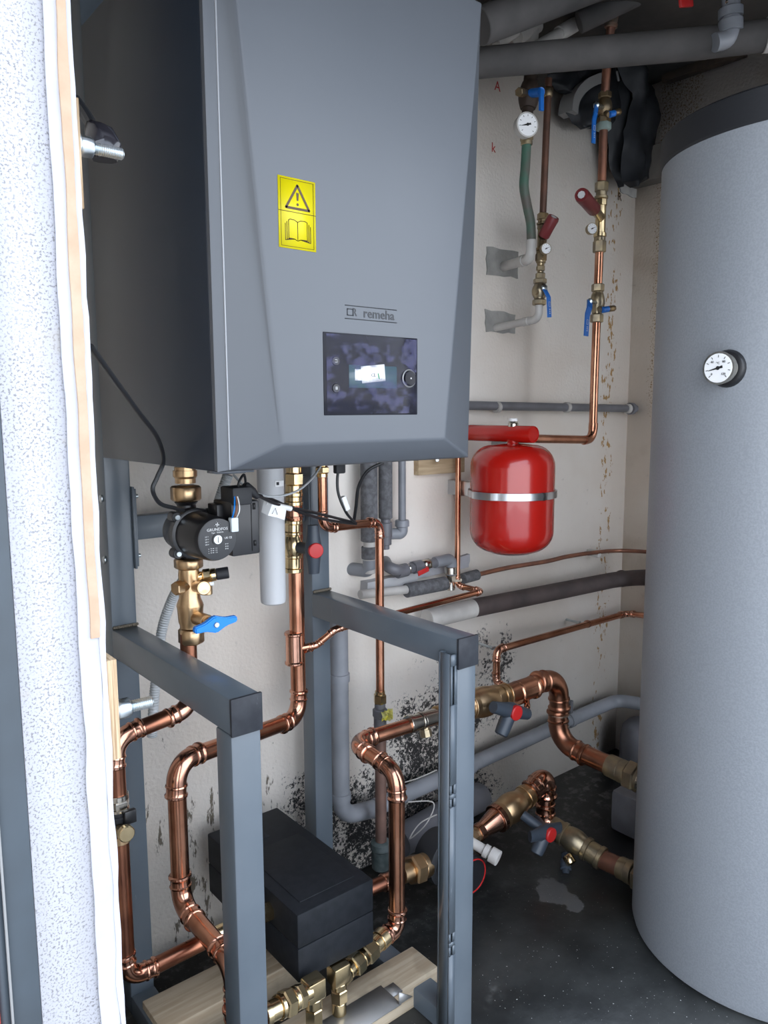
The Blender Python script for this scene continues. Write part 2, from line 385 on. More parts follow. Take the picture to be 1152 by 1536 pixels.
def gauge(name, label, p, nrm, r, depth=.02, parent=None, rim=None, up=DZ, group=None, ang=200):
    """dial gauge whose face centre is p"""
    nrm = nrm.normalized(); u = (up-nrm*up.dot(nrm)).normalized(); rt = u.cross(nrm)
    t = parent or thing(name, label, 'gauge', p, group)
    g = t if not parent else MB().lathe(p-nrm*depth, nrm, [(0, r*.8), (.001, r*.93), (depth*.9, r*.93), (depth*.9, r), (depth+.0015, r), (depth+.0015, r*.9)]).build('gauge', rim or NIK, t)
    if not parent: MB().lathe(p-nrm*depth, nrm, [(0, r*.8), (.001, r*.93), (depth*.75, r*.93), (depth*.75, r), (depth+.0015, r), (depth+.0015, r*.9)]).build('case', rim or NIK, t)
    if parent:
        MB().cyl(p, p+nrm*.0022, r*.88, ch=.0002).build('dial', LBL, g)
    else:
        MB().cyl(p, p+nrm*.0018, r*.88, ch=.0002).build('dial', LBL, t)
    b = MB(); q = p+nrm*.0026
    for i in range(9):
        a = math.radians(-45+270*i/8); d = rt*math.cos(a)+u*math.sin(a); b.bar([q+d*r*.64, q+d*r*.78], r*.04, .0003, d.cross(nrm))
    a = math.radians(ang); d = rt*math.cos(a)+u*math.sin(a)
    b.bar([q-d*r*.3+nrm*.0006, q+d*r*.62+nrm*.0006], [r*.16, r*.03], .0006, d.cross(nrm)); b.cyl(q, q+nrm*.0012, r*.12)
    b.build('needle', INK, g)
    return t
def lever(parent, pts, wd, m, th=.0025, side=DX, name='lever'):
    o = MB().bar(rounded(pts, .006) if len(pts) > 2 else pts, wd, th, side).build(name, m, parent, smooth=False); return o
def bolt(name, label, a, b, r, group=None):
    t = thing(name, label, 'bolt', a, group); d = (b-a).normalized(); L = (b-a).length
    n_ = int(L/.0016); prof = [(0, r*.8)]
    for i in range(n_): prof += [(L*(i+.25)/n_, r), (L*(i+.75)/n_, r*.84)]
    MB().lathe(a, d, prof+[(L, r*.8)], 16).build('thread', ZNC, t)
    MB().cyl(a, a+d*.003, r*2.1).build('washer', ZNC, t); MB().hex(a+d*.003, a+d*(.003+r*2.3), r*1.75).build('nut', ZNC, t); return t
def hexround(mb, p, d, prof): mb.lathe(p, d, prof)

# =====================================================================
#  SETTING
# =====================================================================
YB, XR, ZC = 1.55, 2.36, Q(957, 133, Y=1.55).z
def struct(name, mb, m, label=None): return props(mb.build(name, m), kind='structure')
wb = struct('wall_back', MB().bx(.1, XR+.12, YB, YB+.15, -.05, ZC+.1), WALLB)
wr = struct('wall_right', MB().bx(XR, XR+.15, .45, YB+.02, -.05, ZC+.1), WALLR)
struct('floor', MB().bx(.1, XR+.15, .58, YB+.1, -.1, 0), FLOOR)
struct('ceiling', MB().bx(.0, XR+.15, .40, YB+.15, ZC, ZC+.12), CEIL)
struct('pavement', MB().bx(-4, 5, -5, .60, -.12, -.02), PAVE)
struct('wall_left', MB().bx(.10, .135, .72, YB, -.05, ZC+.1), WALLR)
# front pier: layered cross-section seen at the left
x0, xs, xt, xe = .139, .184, .184, .2
wf = struct('wall_front', MB().bx(x0, xs, .60, .74, -.02, ZC+.3), STUC)
def ragged(name, x0, x1, y0, y1, z0, z1, m, parent, amp=.0018, n=110):
    b = MB(); rings = []
    for i in range(n+1):
        z = z0+(z1-z0)*i/n; a0 = amp*2.4*(noise.noise(V(z*23, x0*50, 1))); a1 = amp*2.4*(noise.noise(V(z*19, x1*50, 5)))+amp*.8*noise.noise(V(z*90, 3, 2))
        rings.append([b.bm.verts.new(V(*q)) for q in ((x0+a0, y0, z), (x1+a1, y0, z), (x1+a1*.5, y1, z), (x0, y1, z))])
    b.skin(rings); return b.build(name, m, parent)
ragged('skim_coat', xs-.001, .199, .5985, .74, -.02, 1.6, SKIM, wf, .0009)
ragged('board_edge', .1915, .1985, .5965, .73, Q(145, 955, Y=.6).z, 1.6, TAN, wf, .0006)
ragged('edge_render', .1980, .2028, .5975, .73, -.02, 1.6, SKIM, wf, .0009)
pz = lambda y: Q(160, y, Y=.61).z
a = Q(118, 155, Y=.615); b = Q(128, 318, Y=.615)
plu = MB(); plu.bx(.2000, .2068, .605, .73, b.z, a.z); plu.build('plywood_strip', PLY, wf)
b2 = MB(); b2.bx(.2005, .2125, .602, .72, Q(165, 1140, Y=.605).z, Q(160, 990, Y=.605).z, bev=.0006); b2.build('plywood_strip', PLY, wf)
struct('wall_front_right', MB().bx(XR+.02, XR+.6, .34, .46, -.05, ZC+.5), SKIM)
struct('lintel', MB().bx(-.5, XR+.6, .42, .58, 2.0, ZC+.5), SKIM)
struct('added_shade_slab', MB().bx(-2.5, XR+2, -.05, .45, 2.22, 2.32), CEIL)  # unseen slab added above the opening to dim the boiler top
# glazed door left of the pier
dr = props(MB().bx(.118, .1385, .60, .70, -.02, Q(0, 690, Y=.6).z+.25, bev=.001).build('door_1', FRMD), kind='structure')
MB().bx(.1165, .118, .597, .69, -.02, 1.4).build('glazing_seal', SEAL, dr)
MB().bx(.1085, .1165, .60, .69, -.02, 1.4).build('frame_edge', FRMD, dr)
MB().bx(.1070, .1085, .597, .69, -.02, 1.4).build('red_seal', mat('red_seal', (.35, .04, .03), .6), dr)
g_ = MB().bx(.0, .107, .602, .61, -.02, 1.4).build('glass_pane', mat('dark_pane', (.03, .035, .04), .15), dr)
# ledge and iron rod high on the right wall
la, lb = Q(996, 266, X=2.31), Q(996, 224, X=2.31)
props(MB().bx(2.30, XR, .6, YB, la.z, lb.z+.02, bev=.004).build('trim_1', LEDG), kind='structure')
p = Q(996, 118, X=2.33); q = Q(1118, 75, X=2.33)
rod = MB().box((p+q)/2, .016, (p-q).length/2, .016, (DX, (q-p).normalized(), DZ), bev=.002).build('iron_angle', RUST, None, p)
props(rod, 'rusty dark iron bar running along the top of the right wall', 'iron bar')
# cement patches and plaster box on the back wall
def patch(px, d, m, name, parent=wb):
    pl = [Q(x, y, Y=YB) for x, y in px]; k = []
    for i, a in enumerate(pl):
        b_ = pl[(i+1) % len(pl)]
        for j in range(5):
            v = a.lerp(b_, j/5); k.append(v+V(noise.noise(v*40), 0, noise.noise(v*55+V(3, 3, 3)))*.006)
    return MB().prism(k, V(0, -d, 0)).build(name, m, parent)
patch([(729, 371), (776, 379), (775, 417), (729, 412)], .004, CONC, 'cement_patch')
patch([(727, 465), (772, 472), (771, 501), (727, 497)], .004, CONC, 'cement_patch')
patch([(541, 872), (615, 856), (615, 872), (541, 893)], .03, mat('plaster_grey', (.45, .45, .46), .9, bump=.3), 'plaster_block')
patch([(615, 842), (700, 832), (700, 850), (615, 868)], .012, SKIM, 'plaster_block')
patch([(925, 262), (968, 262), (966, 300), (948, 296), (930, 288)], .004, CONC, 'cement_patch')
patch([(738, 655), (760, 655), (760, 675), (738, 672)], .003, CONC, 'cement_patch')
for s_, px in (('A', (746, 130)), ('R', (928, 296)), ('k', (740, 222)), ('R', (962, 300))):
    text(s_, Q(*px, Y=YB)-V(0, .0006 if px[0] < 900 else .0045, 0), .036, DX, DZ, OXR if px[0] < 900 else INKB, wb, 'wall_mark')
# cracks: thin seam lines of the bitumen lining on the floor
# =====================================================================
#  TANK
# =====================================================================
tc_ = V(1.754, .73, 0); tr = .3; ztop = CZ+.575
tk = thing('hot_water_tank', 'tall grey cylindrical storage tank with black rim, at right edge', 'tank', tc_.copy())
N = 96
MB().lathe(tc_, DZ, [(0, tr-.012), (.006, tr-.004), (.02, tr), (ztop-.06, tr), (ztop-.06, tr-.01)], N).build('jacket', TANK, tk)
MB().lathe(tc_+DZ*(ztop-.062), DZ, [(0, tr+.001), (.004, tr+.004), (.058, tr+.004), (.064, tr-.004), (.064, tr-.05)], N).build('rim', BLKM, tk)
sj = MB(); a_ = math.radians(232); pj = tc_+V(math.cos(a_), math.sin(a_), 0)*(tr)
MB().box(pj+DZ*(ztop/2-.03), .0015, .006, ztop/2-.035, (V(math.cos(a_), math.sin(a_), 0), V(-math.sin(a_), math.cos(a_), 0), DZ)).build('jacket_seam', TANK, tk)
gc = Q(1092, 553, X=tc_.x-tr*.995)
gy = math.asin(max(-1, min(1, (gc.y-tc_.y)/tr))); 
tg = thing('tank_thermometer', 'round white dial thermometer on a black collar on the grey tank', 'thermometer', gc)
MB().lathe(gc+DX*.01, -DX, [(0, .036), (.012, .036), (.018, .032), (.02, .026)]).build('collar', BLK, tg)
MB().cyl(gc, gc-DX*.024, .024).build('case', mat('cream_case', (.5, .48, .42), .4), tg)
gauge('dial_gauge', '', gc-DX*.036, -DX, .031, .016, parent=tg, ang=195)
for i, tx in enumerate(('0', '40', '80', '120')):
    a_ = math.radians([225, 135, 45, -45][i]); text(tx, gc-DX*.0395+(-DY*math.cos(a_)*.016+DZ*math.sin(a_)*.016), .006, -DY, DZ, INK, tg, 'numeral')
text('°C', gc-DX*.0395-DZ*.0+DZ*.009, .006, -DY, DZ, INK, tg, 'numeral')

# =====================================================================
#  BOILER
# =====================================================================
bz0 = CZ-.085; bz1 = bz0+.75; X0, X1 = .504, 1.004; YF, YK = .995, 1.444
bo = thing('wall_boiler', 'large dark grey wall-hung boiler with control screen and yellow sticker', 'boiler', V(X0, YK, bz0))
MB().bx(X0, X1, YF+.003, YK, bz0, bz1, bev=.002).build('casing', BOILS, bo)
# front cover with tapering raised panel
YO = .984; YP = .952
o_ = [V(X0, YF, z) for z in (bz0, bz1)]
def cov():
    b = MB(); vt = lambda x, y, z: b.bm.verts.new(V(x, y, z))
    zp = Q(425, 667, Y=YP).z; zt = bz1
    L0, L1 = Q(425, 667, Y=YP).x, Q(668, 655, Y=YP).x
    A = [vt(X0, YF+.001, bz0), vt(X1, YF+.001, bz0), vt(X1, YF+.001, bz1), vt(X0, YF+.001, bz1)]
    B = [vt(X0, YO+.003, bz0), vt(X1, YO+.003, bz0), vt(X1, YO+.003, bz1), vt(X0, YO+.003, bz1)]
    C_ = [vt(X0+.016, YO-.003, bz0+.003), vt(X1-.008, YO-.004, bz0+.003), vt(X1-.008, YO-.004, bz1), vt(X0+.016, YO-.003, bz1)]
    D = [vt(L0, YP, zp), vt(L1, YP, zp), vt(X1-.012, YP, zt), vt(X0+.016, YP, zt)]
    for p_, q_ in ((A, B), (B, C_), (C_, D)):
        for i in range(4): b.bm.faces.new((p_[i], p_[(i+1) % 4], q_[(i+1) % 4], q_[i]))
    b.bm.faces.new(D); b.bm.faces.new(A)
    return b, D
b, D = cov()
es = [e for e in b.bm.edges if all(v in D for v in e.verts) or (e.verts[0] in D) != (e.verts[1] in D)]
bmesh.ops.bevel(b.bm, geom=es, offset=.004, segments=3, affect='EDGES', profile=.5)
cv = b.build('front_cover', BOIL, bo)
MB().bx(X0+.0145, X0+.0168, YO-.0045, YO+.002, bz0+.003, bz1, bev=.0006).build('cover_ridge', mat('ridge_highlight', (.30, .31, .33), .3), bo)  # paler than the cover: the bright edge highlight is painted into it
MB().bx(X0+.03, X0+.06, YF+.02, YF+.07, bz0-.006, bz0).build('bottom_tab', BOIL, bo)
MB().bx(X0+.0, X0+.06, .99, 1.02, bz0-.003, bz0+.001).build('bottom_tab', BOIL, bo)
def on(x, y, d=0): return Q(x, y, Y=YP-d)
# sticker
def quad(px, d, th, m, name, parent, bev=0):
    pl = [on(x, y, d) for x, y in px]
    return MB().prism(pl, V(0, th, 0)).build(name, m, parent)
s0, s1, s2, s3 = on(416, 262), on(472, 274), on(474, 378), on(419, 371)
sx0, sx1, sz0, sz1 = s0.x, (s1.x+s2.x)/2, (s2.z+s3.z)/2, (s0.z+s1.z)/2
st = MB().bx(sx0, sx1, YP-.0008, YP, sz0, sz1).build('yellow_sticker', YEL, cv); st['label'] = 'yellow warning sticker'
sw, sh = sx1-sx0, sz1-sz0
def line(b, pts, wd, y, closed=False):
    pts = [V(sx0+sw*u, y, sz0+sh*v) for u, v in pts]
    if closed: pts = pts+[pts[0]]
    for a, c in zip(pts, pts[1:]):
        d = (c-a).normalized(); b.bar([a-d*wd*.3, c+d*wd*.3], wd, .0004, d.cross(DY))
yy = YP-.0010
b = MB(); line(b, [(.20, .575), (.82, .575), (.51, .90)], .0034, yy, True)
b.bar([V(sx0+sw*.51, yy, sz0+sh*.80), V(sx0+sw*.51, yy, sz0+sh*.69)], [.0042, .0025], .0004, DX); b.cyl(V(sx0+sw*.51, yy+.0001, sz0+sh*.635), V(sx0+sw*.51, yy-.0003, sz0+sh*.635), .0019, 12)
b.build('warning_triangle', INKB, st)
b = MB(); line(b, [(.06, .03), (.94, .03), (.94, .97), (.06, .97)], .0005, yy, True); line(b, [(.0, .52), (1, .52)], .0007, yy)
for k in range(3):
    o = k*.045; line(b, [(.5, .12+.0*o), (.42, .14), (.30-o, .13-o*.3+.015), (.26-o, .14-o*.3), (.26-o, .40-o*.6)], .0009, yy); line(b, [(.5, .12), (.58, .14), (.70+o, .13-o*.3+.015), (.76+o, .14-o*.3), (.76+o, .40-o*.6)], .0009, yy)
line(b, [(.26, .40), (.30, .415), (.42, .41), (.50, .385), (.58, .41), (.70, .415), (.76, .40)], .0009, yy); line(b, [(.5, .385), (.5, .14)], .0009, yy)
b.build('book_symbol', INKB, st)
# maker's lettering
l0, l1 = on(517, 457), on(595, 466); m0, m1 = on(519, 477), on(596, 485)
zt_, zb_ = (l0.z+l1.z)/2, (m0.z+m1.z)/2
b = MB(); b.bx(l0.x, l1.x, YP-.0005, YP, zt_-.0006, zt_+.0006); b.bx(l0.x, l1.x, YP-.0005, YP, zb_-.0006, zb_+.0006)
lx = l0.x+.004; zc = (zt_+zb_)/2; h_ = (zt_-zb_)*.27
for q in ((lx, lx+.013, zc+h_-.0012, zc+h_), (lx, lx+.013, zc-h_, zc-h_+.0012), (lx, lx+.0013, zc-h_, zc+h_), (lx+.0105, lx+.0125, zc-h_, zc+h_)): b.bx(q[0], q[1], YP-.0005, YP, q[2], q[3])
b.build('logo_lines', INKD, cv)
text('R', V(lx+.0145, YP-.0003, zc), h_*3.1, DX, DZ, INKD, cv, 'logo_letter', 'CENTER', sx=.8, off=.0002)
text('remeha', V((lx+.026+l1.x)/2, YP-.0003, zc), (zt_-zb_)*1.0, DX, DZ, INKD, cv, 'maker_lettering', 'CENTER', sx=1.05, off=.00025)
# control panel
c0, c1, c2, c3 = on(483, 497), on(625, 508), on(626, 622), on(487, 623)
cx0, cx1, cz0, cz1 = (c0.x+c3.x)/2, (c1.x+c2.x)/2, (c2.z+c3.z)/2, (c0.z+c1.z)/2
cw, chh = cx1-cx0, cz1-cz0
pn = MB().bx(cx0, cx1, YP-.0012, YP+.001, cz0, cz1, bev=.001).build('control_panel', GLS, bo)
def cp(u, v, y=0): return V(cx0+cw*u, YP-.0012-y, cz0+chh*v)
a, c = cp(.25, .34), cp(.76, .62)
MB().bx(a.x, c.x, YP-.0016, YP-.001, a.z, c.z).build('display', LCD, pn)
a, c = cp(.31, .43, 0), cp(.42, .57, 0); MB().bx(a.x, c.x, YP-.0019, YP-.001, a.z, c.z).build('white_label', LBL, pn)
stk = MB().box(cp(.50, .52, .001), cw*.125, .0004, chh*.105, ((DX*math.cos(.1)+DZ*math.sin(.1)), DY, (DZ*math.cos(.1)-DX*math.sin(.1)))).build('white_label', LBL, pn)
text('CE', cp(.50, .50, .0016), .0075, V(1, 0, .1), DZ, INKD, pn, 'label_print')
MB().box(cp(.555, .49, .0018), .0008, .0002, .0045, (V(.97, 0, .25), DY, V(-.25, 0, .97))).build('label_stroke', mat('green_ink', (.02, .3, .1), .5), pn)
kb = MB(); kb.lathe(cp(.90, .475), -DY, [(0, .0125), (.002, .0125), (.0045, .0115), (.005, .009)]); kb.build('knob', GLS, pn)
rg = MB(); rg.lathe(cp(.90, .475), -DY, [(0, .0145), (.001, .0145), (.002, .0132), (.001, .0125)]); rg.build('knob_ring', ALU, pn)
MB().cyl(cp(.90, .475, .0052), cp(.90, .475, .0056), .0012).build('knob_dot', INKW, pn)
for v, s_ in ((.66, 'ᓕ'), (.33, '=')):
    MB().lathe(cp(.115, v), -DY, [(0, .0068), (.0012, .0068), (.002, .006)]).build('button', BLK, pn)
    b = MB(); q = cp(.115, v, .0022)
    if v > .5: b.bar([q+V(-.002, 0, -.002), q+V(.002, 0, -.002), q+V(.002, 0, .0015), q+V(-.002, 0, .0015)], .0008, .0003, V(0, 0, 1)); 
    else:
        for k in (-1, 0, 1): b.bx(q.x-.002, q.x+.002, q.y-.0003, q.y, q.z+k*.0016-.0004, q.z+k*.0016+.0004)
    b.build('button_symbol', INKW, pn)
# wrinkled protective film over the panel: real thin geometry
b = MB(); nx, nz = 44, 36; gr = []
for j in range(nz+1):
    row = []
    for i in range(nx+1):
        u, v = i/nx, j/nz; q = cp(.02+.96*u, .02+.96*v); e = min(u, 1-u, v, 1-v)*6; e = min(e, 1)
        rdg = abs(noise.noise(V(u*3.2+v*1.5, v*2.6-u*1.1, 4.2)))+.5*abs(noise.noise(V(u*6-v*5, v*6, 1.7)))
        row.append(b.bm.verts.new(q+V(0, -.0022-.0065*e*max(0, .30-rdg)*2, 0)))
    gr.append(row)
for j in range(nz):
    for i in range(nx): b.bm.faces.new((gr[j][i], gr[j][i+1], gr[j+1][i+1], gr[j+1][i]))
fg = NG('film_painted_glints', .1); fn = fg.noise(1, 4, .6, fg.scale((22, 22, 34)))
fg.l.new(fg.ramp(fn, .46, .60, .03, .42), fg.b.inputs['Alpha']); fg.b.inputs['Specular IOR Level'].default_value = .35  # lilac alpha streaks paint in the highlights of the wrinkles
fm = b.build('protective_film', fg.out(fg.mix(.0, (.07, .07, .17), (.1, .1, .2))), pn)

# =====================================================================
#  STEEL FRAME
# =====================================================================
fr = thing('steel_frame', 'grey painted square-tube steel frame standing under the boiler', 'frame', V(.529, .997, 0))
LX, RX, FY, PY = (.504, .554), (.966, 1.016), (.972, 1.022), (1.444, 1.494)
zbt = Q(345, 1050, X=.504).z
def tube(name, *a, m=STEEL): return MB().bx(*a, bev=.004).build(name, m, fr)
for nm, xx in (('left', LX), ('right', RX)):
    tube('post', xx[0], xx[1], PY[0], PY[1], 0, 2.05)
    tube('arm', xx[0], xx[1], FY[0], PY[0]+.004, zbt-.056, zbt)
    tube('leg', xx[0], xx[1], FY[0], FY[1], 0, zbt-.056)
    tube('foot_rail', xx[0], xx[1], FY[1]-.002, PY[0]+.002, .0, .045)
    c = MB().bx(xx[0]-.001, xx[1]+.001, FY[0]-.005, FY[0]+.001, zbt-.057, zbt+.001, bev=.0012).build('end_cap', CAP, fr)
zc1 = Q(230, 788, Y=1.47).z
tube('crossbar', LX[1]+.008, RX[0]-.008, 1.455, 1.485, zc1-.024, zc1+.024)
for xx, d in ((LX[1], 1), (RX[0], -1)):
    x_a, x_b = sorted((xx, xx+d*.004)); z1, z0 = Q(205, 730, Y=1.44).z, Q(206, 853, Y=1.44).z
    MB().bx(x_a, x_b, 1.438, 1.5, z0, z1, bev=.0008).build('flange_plate', STEEL, fr)
    x_a, x_b = sorted((xx+d*.004, xx+d*.008)); MB().bx(x_a, x_b, 1.44, 1.498, z0+.004, z1-.004, bev=.0008).build('flange_plate', STEEL, fr)
    if d == 1:
        for z in (z1-.02, z0+.022):
            MB().cyl(V(xx-.054, 1.458, z), V(xx+.018, 1.458, z), .0042, 12).build('bolt', ZNC, fr); MB().hex(V(xx+.008, 1.458, z), V(xx+.0125, 1.458, z), .0075).build('bolt_nut', ZNC, fr)
            MB().hex(V(LX[0]-.005, 1.458, z), V(LX[0], 1.458, z), .0075).build('bolt_head', ZNC, fr)
# slotted side channel on the right leg
zz0, zz1 = .03, Q(655, 990, Y=FY[0]).z
sl = MB(); xa = RX[0]-.0145
zs = [(Q(652, y0_, Y=FY[0]).z, Q(652, y1_, Y=FY[0]).z) for y0_, y1_ in ((1068, 1008), (1204, 1190), (1224, 1211), (1430, 1416), (1450, 1436))]
zs = sorted(zs); cur = zz0
for a_, b_ in zs:
    sl.bx(xa, RX[0]+.001, FY[0]+.0005, FY[0]+.0045, cur, a_); sl.bx(xa, xa+.004, FY[0]+.0005, FY[0]+.0045, a_, b_); sl.bx(xa+.0095, RX[0]+.001, FY[0]+.0005, FY[0]+.0045, a_, b_); cur = b_
sl.bx(xa, RX[0]+.001, FY[0]+.0005, FY[0]+.0045, cur, zz1); sl.build('slotted_strip', STEEL, fr)
MB().bx(xa, RX[0]+.001, FY[0]+.03, FY[0]+.034, zz0, zz1).build('channel_back', STEEL, fr)
MB().bx(xa, xa+.002, FY[0]+.0045, FY[0]+.03, zz0, zz1).build('channel_side', STEEL, fr)
for xx in (LX, RX):        # weld beads
    w_ = MB(); z = zbt+.0005
    for k in range(12): w_.sweep([V(xx[0]+.002+k*.004, PY[0]-.004, z+.002), V(xx[0]+.006+k*.004, PY[0]-.002, z+.003)], .0028+.001*random.random(), 8)
    w_.build('weld', mat('weld', (.14, .12, .09), .8, bump=.5), fr)

# =====================================================================
#  BLACK INSULATED BOX, TIMBERS, PLATE
# =====================================================================
BX = (.704, .884, 1.12, 1.485); bzt, bzb = CZ-.925, CZ-1.063
bb = thing('insulated_box', 'black rectangular moulded foam box behind the left front leg', 'box', V(.79, 1.3, bzb))
MB().bx(BX[0], BX[1], BX[2], BX[3], bzb, (bzt+bzb)/2-.0003, bev=.004).build('lower_shell', EPP, bb)
MB().bx(BX[0], BX[1], BX[2], BX[3], (bzt+bzb)/2+.0003, bzt, bev=.004).build('upper_shell', EPP, bb)
MB().bx(BX[0]+.006, BX[1]-.006, BX[2]+.006, BX[3]-.006, (bzt+bzb)/2-.004, (bzt+bzb)/2+.004).build('core', EPP, bb)
MB().bx(BX[0]+.03, BX[0]+.10, BX[3]-.10, BX[3]-.02, bzt-.002, bzt+.0018, bev=.0015).build('lid_pad', EPP, bb)
MB().bx(BX[0]+.025, BX[1]-.025, BX[2]+.03, BX[3]-.13, bzt-.002, bzt+.0018, bev=.0015).build('lid_pad', EPP, bb)
wz = CZ-1.175
def timber(x0, x1, y0, y1, z0, z1, label):
    b = MB().bx(x0, x1, y0, y1, z0, z1, bev=.0025); bmesh.ops.subdivide_edges(b.bm, edges=[e for e in b.bm.edges if e.calc_length() > .2], cuts=12)
    o = b.build('timber_beam', WOOD, None, V((x0+x1)/2, (y0+y1)/2, z0)); return props(o, label, 'timber', 'pine timbers under the frame')
timber(.30, 1.035, 1.092, 1.175, .0, wz, 'pale pine timber with a knot lying nearest, behind the front legs')
timber(.51, .86, 1.30, 1.40, .0, wz, 'short pine timber lying under the black box towards the wall')
mp = thing('manifold_plate', 'bent sheet-metal bracket plate screwed on the knotty pine timber', 'bracket', V(.8, 1.1, wz))
MB().bx(.64, .905, 1.06, 1.125, wz+.0005, wz+.003).build('plate', ALU, mp)
MB().bx(.905, .93, 1.085, 1.115, wz+.0005, wz+.003).build('tab', ALU, mp)
MB().prism([V(.900, 1.060, wz+.003), V(.900, 1.060, wz+.03), V(.935, 1.060, wz+.003)], V(0, .0025, 0)).build('upright_tab', ALU, mp)

# =====================================================================
#  COPPER RUNS
# =====================================================================
# A: from pump down, left and back to the box
pa = [Q(282, 950, Y=1.24), Q(284, 1063, Y=1.24), Q(172, 1108, Y=1.22), Q(186, 1473, Y=1.22), Q(312, 1406, Y=1.22)]
pa[1].x = pa[0].x; pa[3].x = pa[2].x; pa[3].z = Q(190, 1470, Y=1.22).z; pa[4].z = pa[3].z+.004
A = pipe_run('copper_pipe', 'dark copper pipe down beside the white jamb, below the pump', 'pipe', pa, .0145, COPD, COPB, R=.03)
# vent valve on that pipe
p = Q(176, 1190, Y=1.22); q = Q(181, 1262, Y=1.22)
vv = thing('shutoff_valve', 'small valve with round brass knob on the leftmost copper pipe', 'valve', q)
MB().stack(p, q, [('c', 0, .12, .018), ('h', .12, .28, .019), ('c', .28, .34, .018)]).build('press_collar', NIK, vv)
MB().stack(p, q, [('c', .34, .62, .0175), ('c', .40, .52, .021)]).build('handle_ring', BLKM, vv)
MB().stack(p, q, [('h', .62, .85, .018), ('c', .85, 1, .017)]).build('body', BRS, vv)
k = Q(190, 1251, Y=1.175); MB().cyl(k+DY*.035, k, .006).build('spindle', BRSD, vv); MB().lathe(k+DY*.008, -DY, [(0, .011), (.001, .0135), (.009, .0135), (.0105, .012), (.0105, .002)]).build('knob', BRSH, vv)
MB().bx(p.x, p.x+.02, 1.19, 1.2, p.z-.045, p.z-.022, bev=.002).build('stop', BLK, vv)
c = Q(315, 1404, Y=1.22)
f1 = thing('brass_coupling', 'shiny brass union low behind the left leg, joining the black box', 'fitting', c)
MB().stack(pa[4]-DX*.004, V(BX[0]+.002, 1.22, pa[4].z), [('c', 0, .08, .0175), ('c', .08, .3, .0165), ('c', .3, .36, .0185), ('h', .38, .62, .0205), ('c', .62, .8, .016), ('h', .8, 1, .019)]).build('union', BRSH, f1)
# B: riser at right of the pump, looping left and forward
pb = [Q(441, 700, Y=1.42), Q(443, 1078, Y=1.42), Q(243, 1150, Y=1.28), Q(243, 1365, X=.55), Q(325, 1466, X=.55)]
pb[1].x = pb[0].x; pb[2].x = .55; pb[2].y = 1.28; pb[3].x = .55; pb[3].y = 1.28; pb[3].z = Q(244, 1368, Y=1.28).z
pb[4] = V(.55, 1.075, Q(325, 1462, Y=1.075).z); zlow = Q(425, 1506, Y=1.075).z
zlow = min(zlow, pb[4].z-.06)
pb.append(V(.55, 1.075, zlow)); pb.append(V(.60, 1.075, zlow))
B = pipe_run('copper_pipe', 'long copper pipe from boiler down, left behind the front leg and forward', 'pipe', pb, .0172, COP, COPB, R=.036)
for y in (962, 1003): pass
coupling(B, Q(441, 972, Y=1.42), DZ, .0172, .075)
coupling(B, Q(441, 770, Y=1.42), DZ, .0172, .02)
# press/valve assembly on the riser
p, q = Q(441, 702, Y=1.42), Q(441, 758, Y=1.42)
f2 = thing('brass_coupling', 'bright brass union at the top of the riser, right of frosted siphon', 'fitting', p)
MB().stack(p+DZ*.03, q, [('c', 0, .36, .0175), ('h', .36, .6, .0215), ('c', .6, .74, .019), ('c', .74, .82, .0205), ('c', .82, .92, .0185), ('c', .92, 1, .0205)]).build('union', BRSH, f2)
p, q = Q(440, 780, Y=1.42), Q(440, 858, Y=1.42)
f3 = thing('ball_valve', 'brass ball valve with slate handle and red disc on the riser', 'valve', q)
MB().stack(p, q, [('c', 0, .07, .021), ('c', .07, .22, .0185), ('c', .22, .28, .0205), ('c', .28, .38, .0175), ('b', .3, .72, .024), ('c', .66, .72, .0205), ('c', .72, .92, .0185), ('c', .92, 1, .021)]).build('body', BRSH, f3)
def tee_handle(t, hub, stem, bar, L, r, ms=DKH, face=None, lobe=None):
    """ribbed T handle: stem from valve to hub, cross bar, red disc"""
    st_ = stem.normalized(); bd = bar.normalized(); fc = (face or -DY).normalized()
    b = MB(); b.lathe(hub+st_*L*.62, -st_, [(0, r*.55), (.002, r*.62), (L*.4, r*.62), (L*.62, r*.9)])
    sd = bd.cross(st_).normalized()
    pts = [hub+bd*L*.55, hub+bd*L*.30, hub, hub-bd*L*.30, hub-bd*L*.55]
    for s_ in (1,):
        rings = []
        for pp, k, m_ in zip(pts, (.62, .72, .95, .72, .62), (.62, .72, .95, .72, .62)):
            rings.append([b.bm.verts.new(pp+st_*r*k*math.cos(a)*1.0+sd*r*m_*math.sin(a)) for a in [PI/7*j for j in range(14)]])
        b.skin(rings)
    if lobe is not None:
        lb = MB(); lb.lathe(hub+lobe*.012, lobe, [(0, r*.8), (L*.28, r*.78), (L*.40, r*.72), (L*.42, r*.55)], 16); lb.build('handle_lobe', ms, t)
    b.build('handle', ms, t)
    MB().lathe(hub+fc*r*.6, fc, [(0, r*.82), (r*.33, r*.82), (r*.42, r*.74), (r*.45, r*.3)]).build('red_disc', REDP, t)
hub = Q(470, 824, Y=1.35)
tee_handle(f3, hub, (Q(441, 820, Y=1.42)-hub), DZ, .095, .020, face=-DY*.9-DX*.25)
